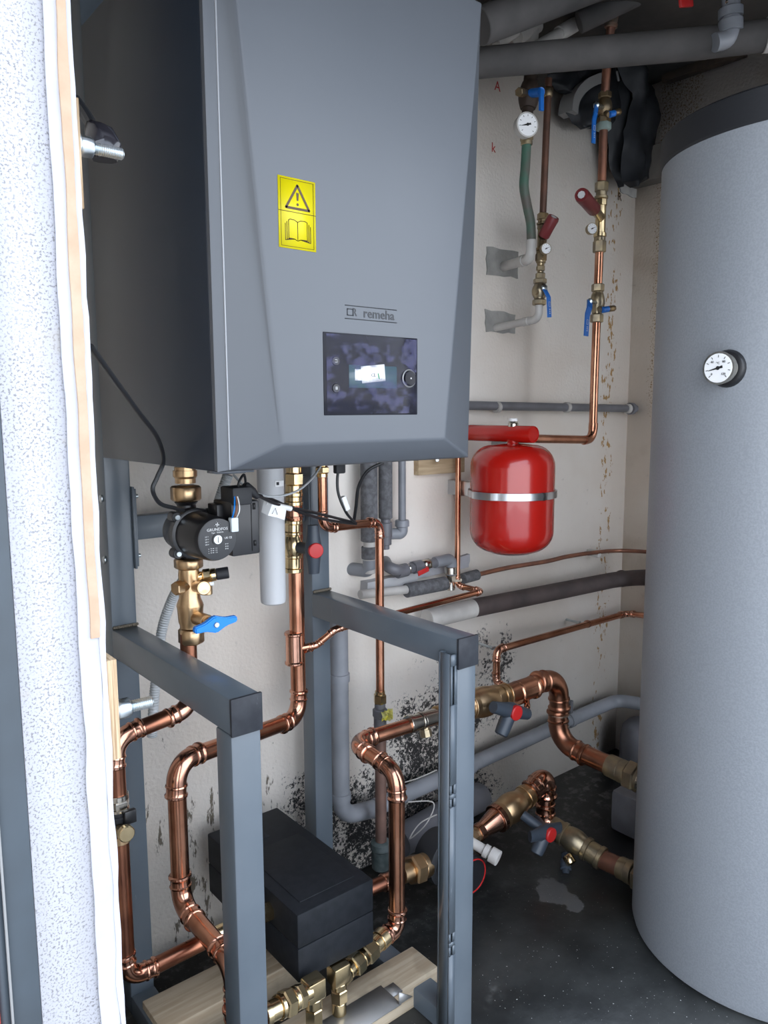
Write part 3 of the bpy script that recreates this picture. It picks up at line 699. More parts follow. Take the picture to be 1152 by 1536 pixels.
# C: thinner pipe right of it
pc = [Q(483, 700, Y=1.40), Q(485, 792, Y=1.40), Q(569, 782, Y=1.42), Q(570, 1042, Y=1.42)]
pc[1].x = pc[0].x; pc[2].z = Q(569, 783, Y=1.42).z; pc[3].x = pc[2].x
Cc = pipe_run('copper_pipe', 'slim copper pipe zigzagging down left of the grey wall pipes', 'pipe', pc, .0105, COP, COPB, R=.024)
p = Q(483, 700, Y=1.40); f = MB().stack(p+DZ*.03, p-DZ*.024, [('c', 0, .55, .012), ('h', .55, .82, .0165), ('c', .82, 1, .0125)]).build('compression_nut', BRSH, Cc)
p = Q(570, 1036, Y=1.42); q = Q(570, 1056, Y=1.42); MB().stack(p, q, [('c', 0, .3, .0125), ('h', .25, .95, .0165)]).build('compression_nut', BRSH, Cc)
p, q = Q(570, 1052, Y=1.42), Q(569, 1095, Y=1.42); q.x = p.x
gv = thing('iron_fitting', 'dark grey threaded fitting with yellow rag, below the slim copper pipe', 'fitting', q)
MB().stack(p, q, [('c', 0, .25, .0135), ('o', .25, .55, .0185), ('c', .55, 1, .016)]).build('body', PVCD, gv)
rg = MB(); c0_ = Q(581, 1073, Y=1.385); R_ = []
for i in range(9):
    for j in range(9):
        u, v = i/8-.5, j/8-.5; n_ = noise.noise(V(u*5, v*5, 3)); R_.append(rg.bm.verts.new(c0_+V(u*.036+n_*.006, n_*.016, v*.026+noise.noise(V(u*6, v*7, 9))*.007)))
for i in range(8):
    for j in range(8): rg.bm.faces.new((R_[i*9+j], R_[i*9+j+1], R_[i*9+j+10], R_[i*9+j+9]))
bmesh.ops.solidify(rg.bm, geom=rg.bm.faces[:], thickness=.002)
props(rg.build('yellow_rag', YELR, None, c0_), 'crumpled bright yellow scrap on the dark grey threaded fitting', 'rag')
p = Q(569, 1095, Y=1.42); q = Q(569, 1290, Y=1.42)
p.x = q.x = pc[3].x
op = thing('old_pipe', 'dull brown vertical pipe ending in a mouldy grey base by wall', 'pipe', q)
MB().sweep([p, q], rad(q, 17)).build('pipe', COPQ, op)
MB().lathe(p-DZ*.005, -DZ, [(0, .015), (.002, .017), (.014, .017), (.016, .015)]).build('socket', PVCD, op)
e0 = Q(569, 1262, Y=1.42); MB().lathe(V(p.x, 1.42, e0.z), -DZ, [(0, .018), (.004, .026), (.02, .027), (.024, .024), (.07, .024), (.075, .02)]).build('base', mat('mouldy_grey', (.10, .12, .12), .7, vs=50, c2=(.05, .07, .07), bump=.4), op)
# D: small bore copper from riser along the wall to the boiler
pd = [Q(452, 972, Y=1.41), Q(474, 968, Y=1.40), Q(503, 944, Y=1.378), Q(735, 884, Y=1.40), None, None]
pd[4] = Q(686, 872, Y=1.52); pd[4].z = pd[3].z; pd[3].x = pd[4].x = Q(686, 872, Y=1.50).x; pd[3].y = 1.405; pd[3].z = Q(728, 886, Y=1.405).z
pd[4] = V(pd[3].x, 1.50, pd[3].z); pd[5] = V(pd[3].x, 1.50, CZ-.02)
Dd = pipe_run('copper_pipe', 'thin copper pipe rising to boiler beside the red vessel', 'pipe', pd, .0078, COP, COPB, R=.015)
coupling(Dd, Q(462, 972, Y=1.41), DX, .0085, .02)
# J: 35 mm loop
pj = [Q(600, 1385, Y=1.15), Q(599, 1165, Y=1.15), Q(527, 1125, Y=1.3), Q(655, 1075, Y=1.3)]
xJ = .966+.004; pj[0].x = pj[1].x = pj[2].x = xJ; pj[1].z = Q(592, 1160, Y=1.15).z; pj[2].z = pj[1].z
zr = Q(600, 1082, Y=1.3).z
zJ = pj[2].z
yb_ = Q(540, 1118, X=xJ)
pj[2] = V(xJ, 1.3, zJ); up1 = V(xJ, 1.3, zr)
pj0 = [V(.925, 1.15, Q(560, 1413, Y=1.15).z), V(xJ+.008, 1.15, Q(560, 1413, Y=1.15).z)]
pth = [pj0[0], V(xJ, 1.15, pj0[0].z), V(xJ, 1.15, zJ), V(xJ, 1.3, zJ)]
J = pipe_run('copper_pipe', 'copper loop in front of the right leg bending down to brass fittings', 'pipe', [pth[0], pth[1], pth[2], V(xJ, 1.30, zJ+.012), V(Q(640, 1080, Y=1.3).x, 1.3, Q(640, 1080, Y=1.3).z)], .0172, COP, COPB, R=.036)
J['label'] = 'bright copper loop seen just left of the right front leg'
# tee stub on J
# brass fittings under the box
def brass_line(name, label, a, b, segs, m=BRSH, cat='fitting', part='body'):
    t = thing(name, label, cat, a.copy()); MB().stack(a, b, segs).build(part, m, t); return t
a, c = V(.935, 1.15, pj0[0].z), V(.80, 1.12, pj0[0].z-.012)
t = brass_line('brass_coupling', 'row of brass hex unions from copper loop to below the black box', a, c, [('c', 0, .14, .021), ('c', .14, .26, .0185), ('h', .26, .48, .0225), ('c', .48, .56, .019), ('h', .56, .74, .0215), ('c', .74, .84, .015), ('h', .84, 1, .017)])
def elbow_down(label, c, zb):
    t = thing('brass_elbow', label, 'fitting', V(c.x, c.y, zb))
    b = MB(); b.bx(c.x-.019, c.x+.019, c.y-.016, c.y+.016, c.z-.022, c.z+.018, bev=.004); b.build('body', BRSH, t)
    MB().stack(V(c.x, c.y, c.z-.02), V(c.x, c.y, zb), [('c', 0, .2, .0165), ('h', .22, .62, .0175), ('c', .62, 1, .0145)]).build('nut', BRSH, t)
e1 = Q(508, 1457, Y=1.12); elbow_down('brass elbow fitting right under the front right corner of the black box', e1, wz+.003)
e2 = Q(470, 1480, Y=1.09); elbow_down('brass elbow fitting below the front left corner of the black box', e2, wz+.003)
a = V(.60, 1.075, zlow); c = V(e2.x-.012, 1.085, e2.z-.0)
brass_line('brass_coupling', 'large brass hex union at the bottom edge beside the left front leg', a, c, [('c', 0, .12, .021), ('c', .12, .32, .018), ('c', .32, .4, .0215), ('h', .42, .62, .0245), ('c', .62, .7, .021), ('h', .7, .85, .022), ('c', .85, 1, .015)])

# K: valve line across to the tank (upper)
zK = Q(770, 1036, Y=1.3).z
a = Q(655, 1075, Y=1.3); c = Q(752, 1042, Y=1.3)
uv = thing('ball_valve', 'big brass valve with slate handle and red disc, right of front leg', 'valve', a.copy())
pK0 = Q(640, 1080, Y=1.3)
MB().stack(Q(612, 1087, Y=1.3), Q(660, 1073, Y=1.3), [('c', 0, .12, .0215), ('c', .12, .36, .019), ('c', .36, .44, .0215), ('c', .44, 1, .02)]).build('press_collar', NIK, uv)
MB().lathe(Q(636, 1087, Y=1.3), V(0, -.3, -1), [(0, .012), (.012, .012), (.012, .0145), (.028, .0145), (.029, .012)], 8).build('drain_port', BRSO, uv)
MB().stack(Q(655, 1074, Y=1.3), Q(760, 1042, Y=1.3), [('c', 0, .45, .024), ('c', .44, .55, .034), ('b', .42, .86, .039), ('c', .78, .86, .034), ('c', .84, .98, .028), ('c', .9, .94, .031), ('c', .98, 1, .031)]).build('body', BRS, uv)
hub = Q(766, 1066, Y=1.215)
tee_handle(uv, hub, Q(728, 1060, Y=1.3)-hub, Q(800, 1075, Y=1.215)-Q(735, 1062, Y=1.215), .125, .023, lobe=V(-.55, 0, -.83))
b = MB(); b.cyl(Q(728, 1058, Y=1.3), hub, .012); b.build('stem', DKH, uv)
xT = 1.664
pk = [Q(757, 1043, Y=1.3), Q(838, 1018, Y=1.3), None, None]
cx_ = Q(838, 1060, Y=1.3).x; zt1 = Q(820, 1022, Y=1.3).z
pk[0] = Q(757, 1043, Y=1.3); pk[1] = V(cx_, 1.3, zt1+.004); zK2 = Q(868, 1128, X=cx_).z
pk[2] = V(cx_, 1.3, Q(838, 1112, Y=1.3).z); pe = Q(925, 1153, X=cx_+.005); pk[3] = pe
K = pipe_run('copper_pipe', 'thick old copper pipe bending down and forward to the grey tank', 'pipe', pk, .0255, COPK, COPK, R=.062)
coupling(K, Q(788, 1035, Y=1.3), pk[1]-pk[0], .0255, .075, COP)
for y in (1072, 1082, 1090): MB().lathe(Q(838, y, Y=1.3), DZ, [(0, .026), (.001, .029), (.005, .029), (.006, .026)]).build('collar', COPV, K)
dT = (pk[3]-pk[2]).normalized()
q2 = pk[3]+dT*.12
t = thing('tank_union', 'tarnished brass union where the upper thick pipe meets the tank', 'fitting', pk[3].copy())
MB().stack(pk[3]-dT*.025, q2, [('c', 0, .25, .030), ('c', .25, .4, .031), ('h', .4, .62, .040), ('c', .62, .68, .036)]).build('nut', BRSO, t)
MB().stack(pk[3]-dT*.025, q2, [('c', .66, .9, .034), ('b', .7, .98, .038), ('c', .9, 1.5, .026)]).build('coupler', NIK, t)
# small copper branch on top of K and drop under it
ps = Q(745, 1040, Y=1.33); xs_ = ps.x
pu = [V(xs_, 1.33, ps.z-.01), V(xs_, 1.33, Q(745, 978, Y=1.33).z), Q(940, 918, Y=1.50), Q(1000, 925, X=Q(940, 918, Y=1.50).x)]
pu[1] = Q(745, 975, Y=1.44); pu[0] = V(pu[1].x, 1.44, Q(745, 1023, Y=1.44).z); pu[2] = Q(940, 920, Y=1.52); pu[3] = Q(972, 924, Y=1.40)
U = pipe_run('copper_pipe', 'thin copper pipe clipped along the lower back wall right of leg', 'pipe', [V(pu[0].x, 1.34, pu[0].z-.018), pu[0], pu[1], pu[2], pu[3]], .0105, COP, COPB, R=.018)
coupling(U, Q(881, 936, Y=1.494), pu[2]-pu[1], .0105, .008)
for (x, y), Y_ in (((868, 934), 1.5), ((740, 972), 1.47)):
    p = Q(x, y, Y=Y_); MB().cyl(p, p+V(.0, .06, .0), .004, 10).build('wall_bracket_screw', ZNC, U); MB().box(p, .008, .004, .004, bev=.001).build('wall_bracket', ZNC, U)
p = Q(790, 1040, Y=1.3)
MB().sweep(spline([p, Q(790, 1052, Y=1.28), Q(790, 1062, Y=1.26), Q(780, 1070, Y=1.3)]), .008).build('drain_tail', COPB, K)
# L: lower line pump -> reducer -> elbow -> tank
lp = [Q(600, 1312, Y=1.3), Q(545, 1338, Y=1.3)]
t = pipe_run('copper_pipe', 'short copper stub between black box and the brass pump nut', 'pipe', [lp[0], lp[1]], .0172, COPD)
coupling(t, Q(585, 1320, Y=1.3), lp[0]-lp[1], .0172, .045)
t = brass_line('brass_nut', 'big brass hex nut on the half-hidden pump, left of right leg', Q(602, 1312, Y=1.3), Q(640, 1297, Y=1.3), [('c', 0, .35, .022), ('h', .35, .75, .036), ('c', .75, 1, .03)], BRS)
pm = thing('circulation_pump', 'dark circulation pump half hidden behind the right front leg', 'pump', Q(672, 1290, Y=1.3))
pcn = Q(664, 1285, Y=1.3)
MB().lathe(pcn+DY*.05, -DY, [(0, .035), (.01, .06), (.05, .066), (.075, .064), (.08, .05)], 32).build('volute', BLKM, pm)
MB().lathe(pcn-DY*.02, -DY, [(0, .048), (.05, .05), (.08, .05), (.085, .046), (.086, .04)], 32).build('motor', BLK, pm)
MB().lathe(pcn-DY*.104, -DY, [(0, .0425), (.003, .0425), (.0035, .040), (.001, .039)], 32).build('red_ring', REDP, pm)
MB().cyl(pcn-DY*.104, pcn-DY*.1065, .039).build('face_plate', BLK, pm)
dL = (Q(800, 1188, Y=1.3)-Q(700, 1262, Y=1.3))
p0 = Q(690, 1270, Y=1.3); p1 = Q(800, 1186, Y=1.3)
t = brass_line('brass_reducer', 'bulging brass reducer on low pipe right of the right leg', p0, p1, [('h', .0, .18, .03), ('c', .18, .30, .019), (.02, .42, .52, .032), ('c', .50, .56, .037), ('b', .52, .82, .040), ('c', .80, .94, .030), ('c', .86, .90, .033)], BRS)
MB().stack(p0, p1, [('c', .22, .28, .023), (.02, .28, .50, .033), ('c', .47, .52, .038)]).build('copper_cone', COPB, t)
zE = Q(812, 1172, Y=1.3).z; xE = Q(815, 1200, Y=1.3).x
le = [p1-(p1-p0)*.1, V(xE, 1.3, zE), V(xE, 1.3, Q(818, 1250, Y=1.3).z), Q(880, 1277, Y=1.15)]
le[1] = Q(820, 1160, Y=1.3); le[2] = V(le[1].x, 1.3, Q(820, 1232, Y=1.3).z); d4 = Q(945, 1308, X=le[1].x+.03)
le[3] = Q(898, 1286, Y=le[2].y*.0+1.14)
L = pipe_run('copper_pipe', 'lower copper pipe hooking over and forward to the tank', 'pipe', [le[0], le[1]+DZ*.01, le[2], le[3]], .024, COPB, COPB, R=.03)
coupling(L, Q(805, 1183, Y=1.3), p1-p0, .024, .05)
dT = (d4-le[3]).normalized(); q3 = le[3]+dT*.0
lv = thing('ball_valve', 'low brass valve with slate handle and red disc above black floor', 'valve', le[2].copy())
a, c = le[2].lerp(le[3], .12), le[3]+dT*.012
MB().stack(a, c, [('c', .0, .2, .030), ('c', .2, .28, .033), ('b', .2, .7, .034), ('c', .66, .74, .033), ('c', .74, .96, .029), ('c', .92, 1, .032)]).build('body', BRSO, lv)
hub = Q(818, 1248, Y=1.20)
tee_handle(lv, hub, Q(800, 1225, Y=1.28)-hub, Q(838, 1235, Y=1.2)-Q(790, 1250, Y=1.2), .115, .023, lobe=V(-.6, 0, -.8))
MB().cyl(Q(784, 1222, Y=1.26), hub, .013).build('stem', DKH, lv)
dc = Q(848, 1282, Y=1.22); MB().lathe(dc, V(-.6, -.5, -.35), [(0, .011), (.02, .011), (.02, .015), (.045, .015), (.047, .01), (.06, .009)]).build('drain_cock', DKH, lv)
MB().hex(Q(850, 1283, Y=1.2), Q(858, 1296, Y=1.18), .014).build('drain_cap', BRSH, lv)
tp = pipe_run('copper_pipe', 'short red-brown copper stub between the low valve and tank', 'pipe', [c, d4], .0255, COPO)
t = thing('tank_union', 'tarnished brass union where the lowest pipe meets the tank', 'fitting', d4.copy())
q4 = d4+dT*.09; MB().stack(d4-dT*.03, q4, [('c', 0, .2, .029), ('c', .2, .35, .031), ('h', .4, .66, .040), ('c', .62, 1.3, .034)]).build('nut', BRSO, t)
# white pvc stub beside the leg
p, q = Q(705, 1262, Y=1.22), Q(748, 1288, Y=1.15)
t = thing('white_pipe_stub', 'short white plastic capped pipe stub just right of the leg', 'pipe', q); MB().stack(p, q, [('c', 0, .9, .012), ('c', .5, .66, .016), ('c', .72, 1, .0185)]).build('pipe', PVCW, t)
# grey round pipe dome in the corner
p = Q(960, 1140, Y=1.45); MBd = MB().lathe(V(p.x-.04, 1.42, .0), DZ, [(0, .075), (.10, .075), (.135, .068), (.155, .05), (.163, .02)], 32)
props(MBd.build('drain_riser', PVCD, None, V(p.x-.04, 1.42, 0)), 'grey domed drain riser in the floor corner behind the tank', 'drain')
p = Q(945, 1195, Y=1.2); props(MB().bx(p.x-.04, p.x+.05, 1.10, 1.24, 0, p.z+.02, bev=.012).build('floor_block', PVCD, None, V(p.x, 1.2, 0)), 'dark grey block on the floor beneath the upper tank union', 'block')

# =====================================================================
#  PUMP AND BRASS VALVE UNDER BOILER (left)
# =====================================================================
AX = Q(281, 800, Y=1.24).x; ay = 1.24
def za(y): return Q(281, y, Y=ay).z
def vz(y): return V(AX, ay, za(y))
t = thing('brass_union', 'brass union with hex nut between boiler and black pump', 'fitting', vz(752))
MB().lathe(vz(700), -DZ, [(0, .018), (.006, .018), (.006, .0205), (.016, .0205), (.02, .0175), (.028, .0175)]).build('tail', BRS, t)
MB().hex(vz(728), vz(751), .026, up=V(.866, .5, 0)).build('nut', BRS, t)
pmp = thing('circulation_pump', 'black circulation pump with round printed face plate under the boiler', 'pump', vz(835))
b = MB(); b.lathe(vz(750), -DZ, [(0, .015), (.003, .020), (.008, .016), (.02, .018), (.03, .026)]); b.lathe(vz(837), DZ, [(0, .015), (.003, .020), (.008, .016), (.02, .018), (.03, .026)]); b.lathe(V(AX, ay+.03, za(797)), -DY, [(0, .025), (.004, .034), (.04, .038), (.05, .044), (.066, .044), (.068, .040)], 32)
b.build('volute', BLK, pmp)
for dx, dz in ((-.033, .031), (.033, .031), (-.033, -.031), (.033, -.031)):
    c = V(AX+dx, ay-.034, za(797)+dz); MB().cyl(c+DY*.02, c, .009).build('screw_lug', BLK, pmp); MB().cyl(c, c-DY*.004, .0048, 12).build('screw', ZNC, pmp)
fcz = Q(312, 803, Y=1.125); fd = V(AX, 1.125, za(797)-.001)
MB().lathe(V(AX, ay-.036, za(797)), -DY, [(0, .037), (.002, .039), (.066, .037), (.070, .036), (.076, .034), (.0762, .032)], 48).build('motor', BLK, pmp)
yf = ay-.036-.0765; fc = V(AX, yf, za(797))
fp = MB().lathe(fc+DY*.001, -DY, [(0, .033), (.0012, .033), (.0014, .032)], 48).build('face_plate', mat('face_black', (.016, .017, .02), .4), pmp)
MB().lathe(fc-DY*.0004, -DY, [(0, .0098), (.0014, .0098), (.0014, .008), (.0002, .0078)]).build('plug_ring', BLK, fp)
MB().cyl(fc, fc-DY*.0022, .0076).build('vent_plug', ZNC, fp); MB().bx(fc.x-.0005, fc.x+.0005, fc.y-.0026, fc.y-.002, fc.z-.005, fc.z+.005).build('plug_slot', INK, fp)
text('GRUNDFOS', fc+V(0, -.0006, .0165), .0064, DX, DZ, INKW, fp, 'maker_lettering', sx=1.1)
b = MB()
for a_ in (45, 135, 225, 315):
    a0 = math.radians(a_); c = fc+V(0, -.0008, .0245); pts = [c+V(math.cos(a0+k*.35)*.0012*k*1.5, 0, math.sin(a0+k*.35)*.0012*k*1.5) for k in range(4)]
    b.bar(pts, .0013, .0003, V(-math.sin(a0), 0, math.cos(a0)))
b.build('emblem', INKW, fp)
text('UK CE', fc+V(.019, -.0006, .001), .0048, DX, DZ, INKW, fp, 'approval_marks')
text('Type   50/60 Hz', fc+V(0, -.0006, .0115), .0033, DX, DZ, INKW, fp, 'small_print')
for i in range(4): text('230 V', fc+V(-.019, -.0006, .006-i*.0042), .0028, DX, DZ, INKW, fp, 'small_print')
for i in range(3): text('n   P1 W   I A', fc+V(-.009, -.0006, -.014-i*.0034), .0028, DX, DZ, INKW, fp, 'small_print')
for i in range(3): text('IP 44', fc+V(.016, -.0006, -.009-i*.004), .0028, DX, DZ, INKW, fp, 'small_print')
# terminal box
q0 = Q(345, 752, Y=1.15); q1 = Q(384, 828, Y=1.15)
tb = MB().bx(q0.x-.006, q1.x, 1.135, 1.20, q1.z, q0.z, bev=.003).build('terminal_box', BLK, pmp)
MB().bx(AX+.02, q0.x, 1.165, 1.20, q1.z+.006, q0.z-.006, bev=.002).build('box_neck', BLK, pmp)
for y in ((755, 765), (812, 820)):
    MB().bx(q1.x-.012, q1.x-.008, 1.1335, 1.1355, Q(370, y[1], Y=1.135).z, Q(370, y[0], Y=1.135).z).build('box_slot', INK, tb)
MB().bx(q1.x-.016, q1.x-.0152, 1.1342, 1.1352, q1.z+.006, q0.z-.006).build('box_groove', INK, tb)
a, c = Q(346, 777, Y=1.125), Q(357, 797, Y=1.125); MB().bx(a.x, c.x, 1.122, 1.134, c.z, a.z, bev=.0012).build('white_plug', mat('plug_white', (.6, .66, .68), .4), tb)
a, c = Q(336, 730, Y=1.16), Q(366, 754, Y=1.16); MB().bx(a.x, c.x, 1.13, 1.175, c.z, a.z, bev=.003).build('plug_connector', BLKM, tb)
for i, (m_) in enumerate((BLUB, mat('wire_brown', (.25, .10, .05), .5), WHT)):
    MB().sweep(spline([Q(348+3*i, 778, Y=1.128), Q(351+4*i, 766, Y=1.118), Q(352+3*i, 752, Y=1.125), Q(352+2*i, 745, Y=1.13)], 6), .0011, 8).build('wire', m_, tb)
a, c = Q(366, 728, Y=1.16), Q(392, 750, Y=1.16); MB().lathe(a, c-a, [(0, .007), (.004, .009), (.02, .009), (.028, .006), (.034, .005)], 16).build('cable_gland', BLKM, tb)
# brass safety / ball valve below pump
bv = thing('pump_valve', 'brass shut-off valve with bright blue handle below the black pump', 'valve', vz(965))
MB().hex(vz(837), vz(853), .025, up=V(.866, .5, 0)).build('nut', BRS, bv)
b = MB(); L_ = za(853)-za(962)
b.lathe(vz(853), -DZ, [(0, .0175), (.01, .0185), (.035, .0175), (.052, .0185), (.062, .0225), (.066, .0235), (.072, .0225), (.095, .021), (.1, .019), (.105, .019)]); b.build('body', BRS, bv)
MB().hex(vz(943), vz(966), .0225, up=V(.866, .5, 0)).build('lower_nut', BRS, bv)
c = Q(272, 877, Y=1.23); MB().cyl(V(AX, ay-.005, za(877)), V(AX-.022, ay-.012, za(877)), .009).hex(V(AX-.020, ay-.012, za(877)), V(AX-.034, ay-.016, za(877)), .0125).build('side_plug', BRS, bv)
a, c = V(AX, ay, za(868)), Q(340, 858, Y=1.19)
c = V(AX+.042, ay-.02, za(864))
MB().stack(a, c, [('c', 0, .5, .0095), ('o', .5, .8, .0125), ('c', .8, 1, .0115)]).build('side_port', BRSH, bv)
MB().stack(c, c+(c-a).normalized()*.022, [('c', 0, 1, .0105)]).build('port_cap', BLKM, bv)
a, c = V(AX+.008, ay-.005, za(880)), Q(306, 882, Y=1.17)
MB().stack(a, c, [('c', 0, .8, .010), ('c', .8, 1, .012)]).build('drain_port', BRS, bv); MB().lathe(c-(c-a).normalized()*.001, c-a, [(0, .0085), (.002, .0085), (.003, .004), (.0035, .002)]).build('drain_face', BRSH, bv)
a = V(AX+.024, ay-.02, za(872)); MB().cyl(a, a-DZ*.024, .009).build('drain_tail', BRS, bv)
MB().bx(a.x-.008, a.x+.006, a.y-.014, a.y-.011, a.z-.006, a.z).build('white_tag', WHT, bv)
ht = V(AX+.003, ay-.018, za(925)); hh = Q(322, 936, Y=1.155)
MB().stack(ht, hh, [('c', 0, .6, .012), ('c', .6, .9, .009)]).build('spindle', BRS, bv)
b = MB(); dr_ = (Q(353, 926, Y=1.155)-Q(292, 946, Y=1.155)).normalized()
e0, e1_ = Q(291, 946, Y=1.155), Q(354, 927, Y=1.155); fr_ = -DY
b.bar([e0, e0.lerp(hh, .5), hh, hh.lerp(e1_, .5), e1_], [.011, .014, .030, .014, .010], .012, dr_.cross(fr_)); bmesh.ops.bevel(b.bm, geom=b.bm.edges[:], offset=.002, segments=2, affect='EDGES')
b.build('handle', BLUB, bv); MB().cyl(hh-DY*.005, hh-DY*.009, .0048, 12).build('handle_screw', ZNC, bv)
# frosted condensate siphon
a, c = Q(408, 704, Y=1.34), Q(410, 905, Y=1.34); a.x = c.x; r_ = rad(a, 40)
t = thing('condensate_siphon', 'frosted white plastic siphon tube hanging under the boiler', 'siphon', c)
L_ = (a-c).length; MB().lathe(c, DZ, [(0, r_*.75), (.003, r_*.93), (.01, r_*.97), (L_*.4, r_*.98), (L_*.4+.002, r_), (L_+.05, r_)], 32).build('tube', FROST, t)
l0_ = Q(407, 724, Y=1.34); MB().bx(l0_.x-.008, l0_.x+.012, 1.34-r_-.0008, 1.34-r_+.0035, l0_.z-.006, l0_.z+.006, bev=.0006).build('label', LBL, t)
MB().bx(l0_.x-.005, l0_.x+.001, 1.34-r_-.0012, 1.34-r_, l0_.z-.003, l0_.z+.003).build('label_print', INKD, t)
# corrugated hoses
def corr(label, pts, r, group=None):
    P_ = spline(pts, 26); W_ = [r*(1.0 if i % 2 else .86) for i in range(len(P_))]
    t = MB().sweep(P_, W_, 16).build('corrugated_hose', HOSE, None, pts[0]); return props(t, label, 'hose', group)
corr('grey corrugated hose from boiler underside passing behind the black pump', [Q(342, 712, Y=1.30), Q(330, 748, Y=1.31), Q(318, 790, Y=1.34), Q(300, 830, Y=1.37), Q(278, 865, Y=1.38), Q(258, 900, Y=1.41), Q(243, 945, Y=1.43), Q(236, 1000, Y=1.43), Q(231, 1050, Y=1.43), Q(228, 1105, Y=1.43)], .0105)
a, c = Q(338, 718, Y=1.30), Q(342, 706, Y=1.30)
# cables
cab = lambda label, px, r=.0032, m=RUB, nm='cable': plain(nm, label, 'cable', spline([Q(*p) for p in px], 8), r, m, n=10)
cab('black cable from the jamb curving down across boiler side to the pump', [(136, 520, .80), (165, 560, .86), (205, 615, .95), (235, 655, 1.05), (245, 690, 1.11), (236, 715, 1.12), (229, 735, 1.12), (240, 755, 1.14), (262, 762, 1.16), (275, 765, 1.2)], .0034)
cab('thin grey cable looping under the boiler in front of siphon', [(350, 712, 1.25), (372, 733, 1.22), (405, 745, 1.20), (442, 738, 1.22), (466, 720, 1.25), (482, 698, 1.3)], .0022, mat('grey_cable', (.42, .44, .45), .5))
cab('black cable from pump box running right under the boiler', [(388, 744, 1.16), (420, 758, 1.2), (455, 765, 1.25), (500, 776, 1.3), (532, 784, 1.33)], .0030)
cab('second black cable lying along the first to the slim copper pipe', [(370, 738, 1.18), (410, 750, 1.22), (452, 769, 1.25), (492, 780, 1.3), (534, 786, 1.33)], .0030)
cab('twin black cable hanging from the boiler with white flag label', [(509, 700, 1.3), (506, 718, 1.3), (508, 742, 1.3), (520, 770, 1.3), (534, 785, 1.33)], .0030)
cab('black cable curving down from boiler bottom right of flag label', [(575, 694, 1.25), (552, 706, 1.27), (538, 730, 1.29), (534, 760, 1.31), (531, 781, 1.33)], .0036)
p = Q(509, 703, Y=1.3); props(MB().box(p, .012, .007, .010, bev=.003).build('cable_plug', BLKM, None, p), 'black cable plug at the boiler underside above the flag label', 'plug')
p = Q(517, 755, Y=1.298); props(MB().box(p, .0055, .0055, .0155, (V(.92, 0, .38), DY, V(-.38, 0, .92)), bev=.001).build('cable_label', LBL, None, p), 'white printed flag label on the twin black cable', 'label')
p = Q(412, 763, Y=1.19)
fl = thing('cable_label', 'white paper label with scribbled print on the grey cable', 'label', p)
MB().bar([Q(394, 760, Y=1.2), Q(405, 765, Y=1.185), Q(418, 768, Y=1.19), Q(428, 772, Y=1.2)], .021, .0008, DZ).build('flag', LBL, fl)
MB().sweep([Q(398, 754, Y=1.195), Q(436, 763, Y=1.205)], .005, 12).build('wrap', WHT, fl)
MB().bar([Q(408, 771, Y=1.182), Q(413, 762, Y=1.182), Q(416, 772, Y=1.184)], .001, .0004, DX).build('scribble', INKD, fl)
t = plain('cable', 'black cable looped above pump box beneath the boiler edge', 'cable', spline([Q(357, 745, Y=1.15), Q(358, 725, Y=1.14), Q(366, 712, Y=1.15), Q(368, 728, Y=1.16), Q(360, 742, Y=1.16)], 8), .0022, RUB, n=8)
plain('cable', 'thin white wires tangled beside the lower drain pipe', 'cable', spline([Q(600, 1175, Y=1.50), Q(625, 1168, Y=1.5), Q(655, 1155, Y=1.5)], 6), .0018, PVCW, n=6)
plain('cable', 'loop of thin white wire behind the copper loop near pump', 'cable', spline([Q(612, 1203, Y=1.42), Q(650, 1204, Y=1.42), Q(640, 1235, Y=1.40), Q(615, 1258, Y=1.4), Q(630, 1235, Y=1.4), Q(655, 1222, Y=1.4)], 6), .0018, PVCW, n=6)

# =====================================================================
#  GREY WALL PIPES AND FITTINGS
# =====================================================================
def foam(label, a, b, r, nm='insulated_pipe', m=FOAM, ends=(), cat='pipe', group=None):
    t = thing(nm, label, cat, b.copy(), group); MB().cyl(a, b, r, ch=.002).build('foam_sleeve', m, t); return t
YW = 1.50
a, c = Q(553, 680, Y=YW), Q(553, 812, Y=YW); c.x = a.x; r_ = rad(a, 26)
t = foam('grey foam-lagged wall pipe, left one of the pair under the boiler', a, c, r_, group=None)
c2_ = Q(553, 860, Y=YW); c2_.x = a.x
MB().cyl(c, c2_, r_*.72).build('pipe', PVCW, t); MB().cyl(Q(553, 820, Y=YW)*1+V(a.x-Q(553, 820, Y=YW).x, 0, 0), V(a.x, YW, Q(553, 838, Y=YW).z), r_*.95).build('foam_sleeve', FOAM, t)
eb = rounded([V(a.x, YW, Q(553, 840, Y=YW).z), V(a.x, YW, Q(553, 857, Y=YW).z), V(a.x-.02, YB+.01, Q(553, 857, Y=YW).z)], .02); MB().sweep(eb, r_*.78).build('elbow', PVC, t)
a, c = Q(578, 680, Y=YW), Q(578, 778, Y=YW); c.x = a.x; r_ = rad(a, 21)
t = foam('grey foam-lagged wall pipe, right one of the pair under the boiler', a, c, r_)
e_ = V(a.x, YW, Q(578, 824, Y=YW).z); MB().stack(c, e_, [('c', 0, .15, r_*.7), ('c', .12, .58, r_*.95), ('c', .56, .85, r_*.85), ('c', .8, 1, r_*.55)]).build('coupling', PVCD, t)
a, c = Q(603, 680, Y=YW), Q(603, 785, Y=YW); c.x = a.x; r_ = rad(a, 11.5)
t = thing('wall_pipe', 'slim grey plastic wall pipe with elbow, right of the lagged pair', 'pipe', c)
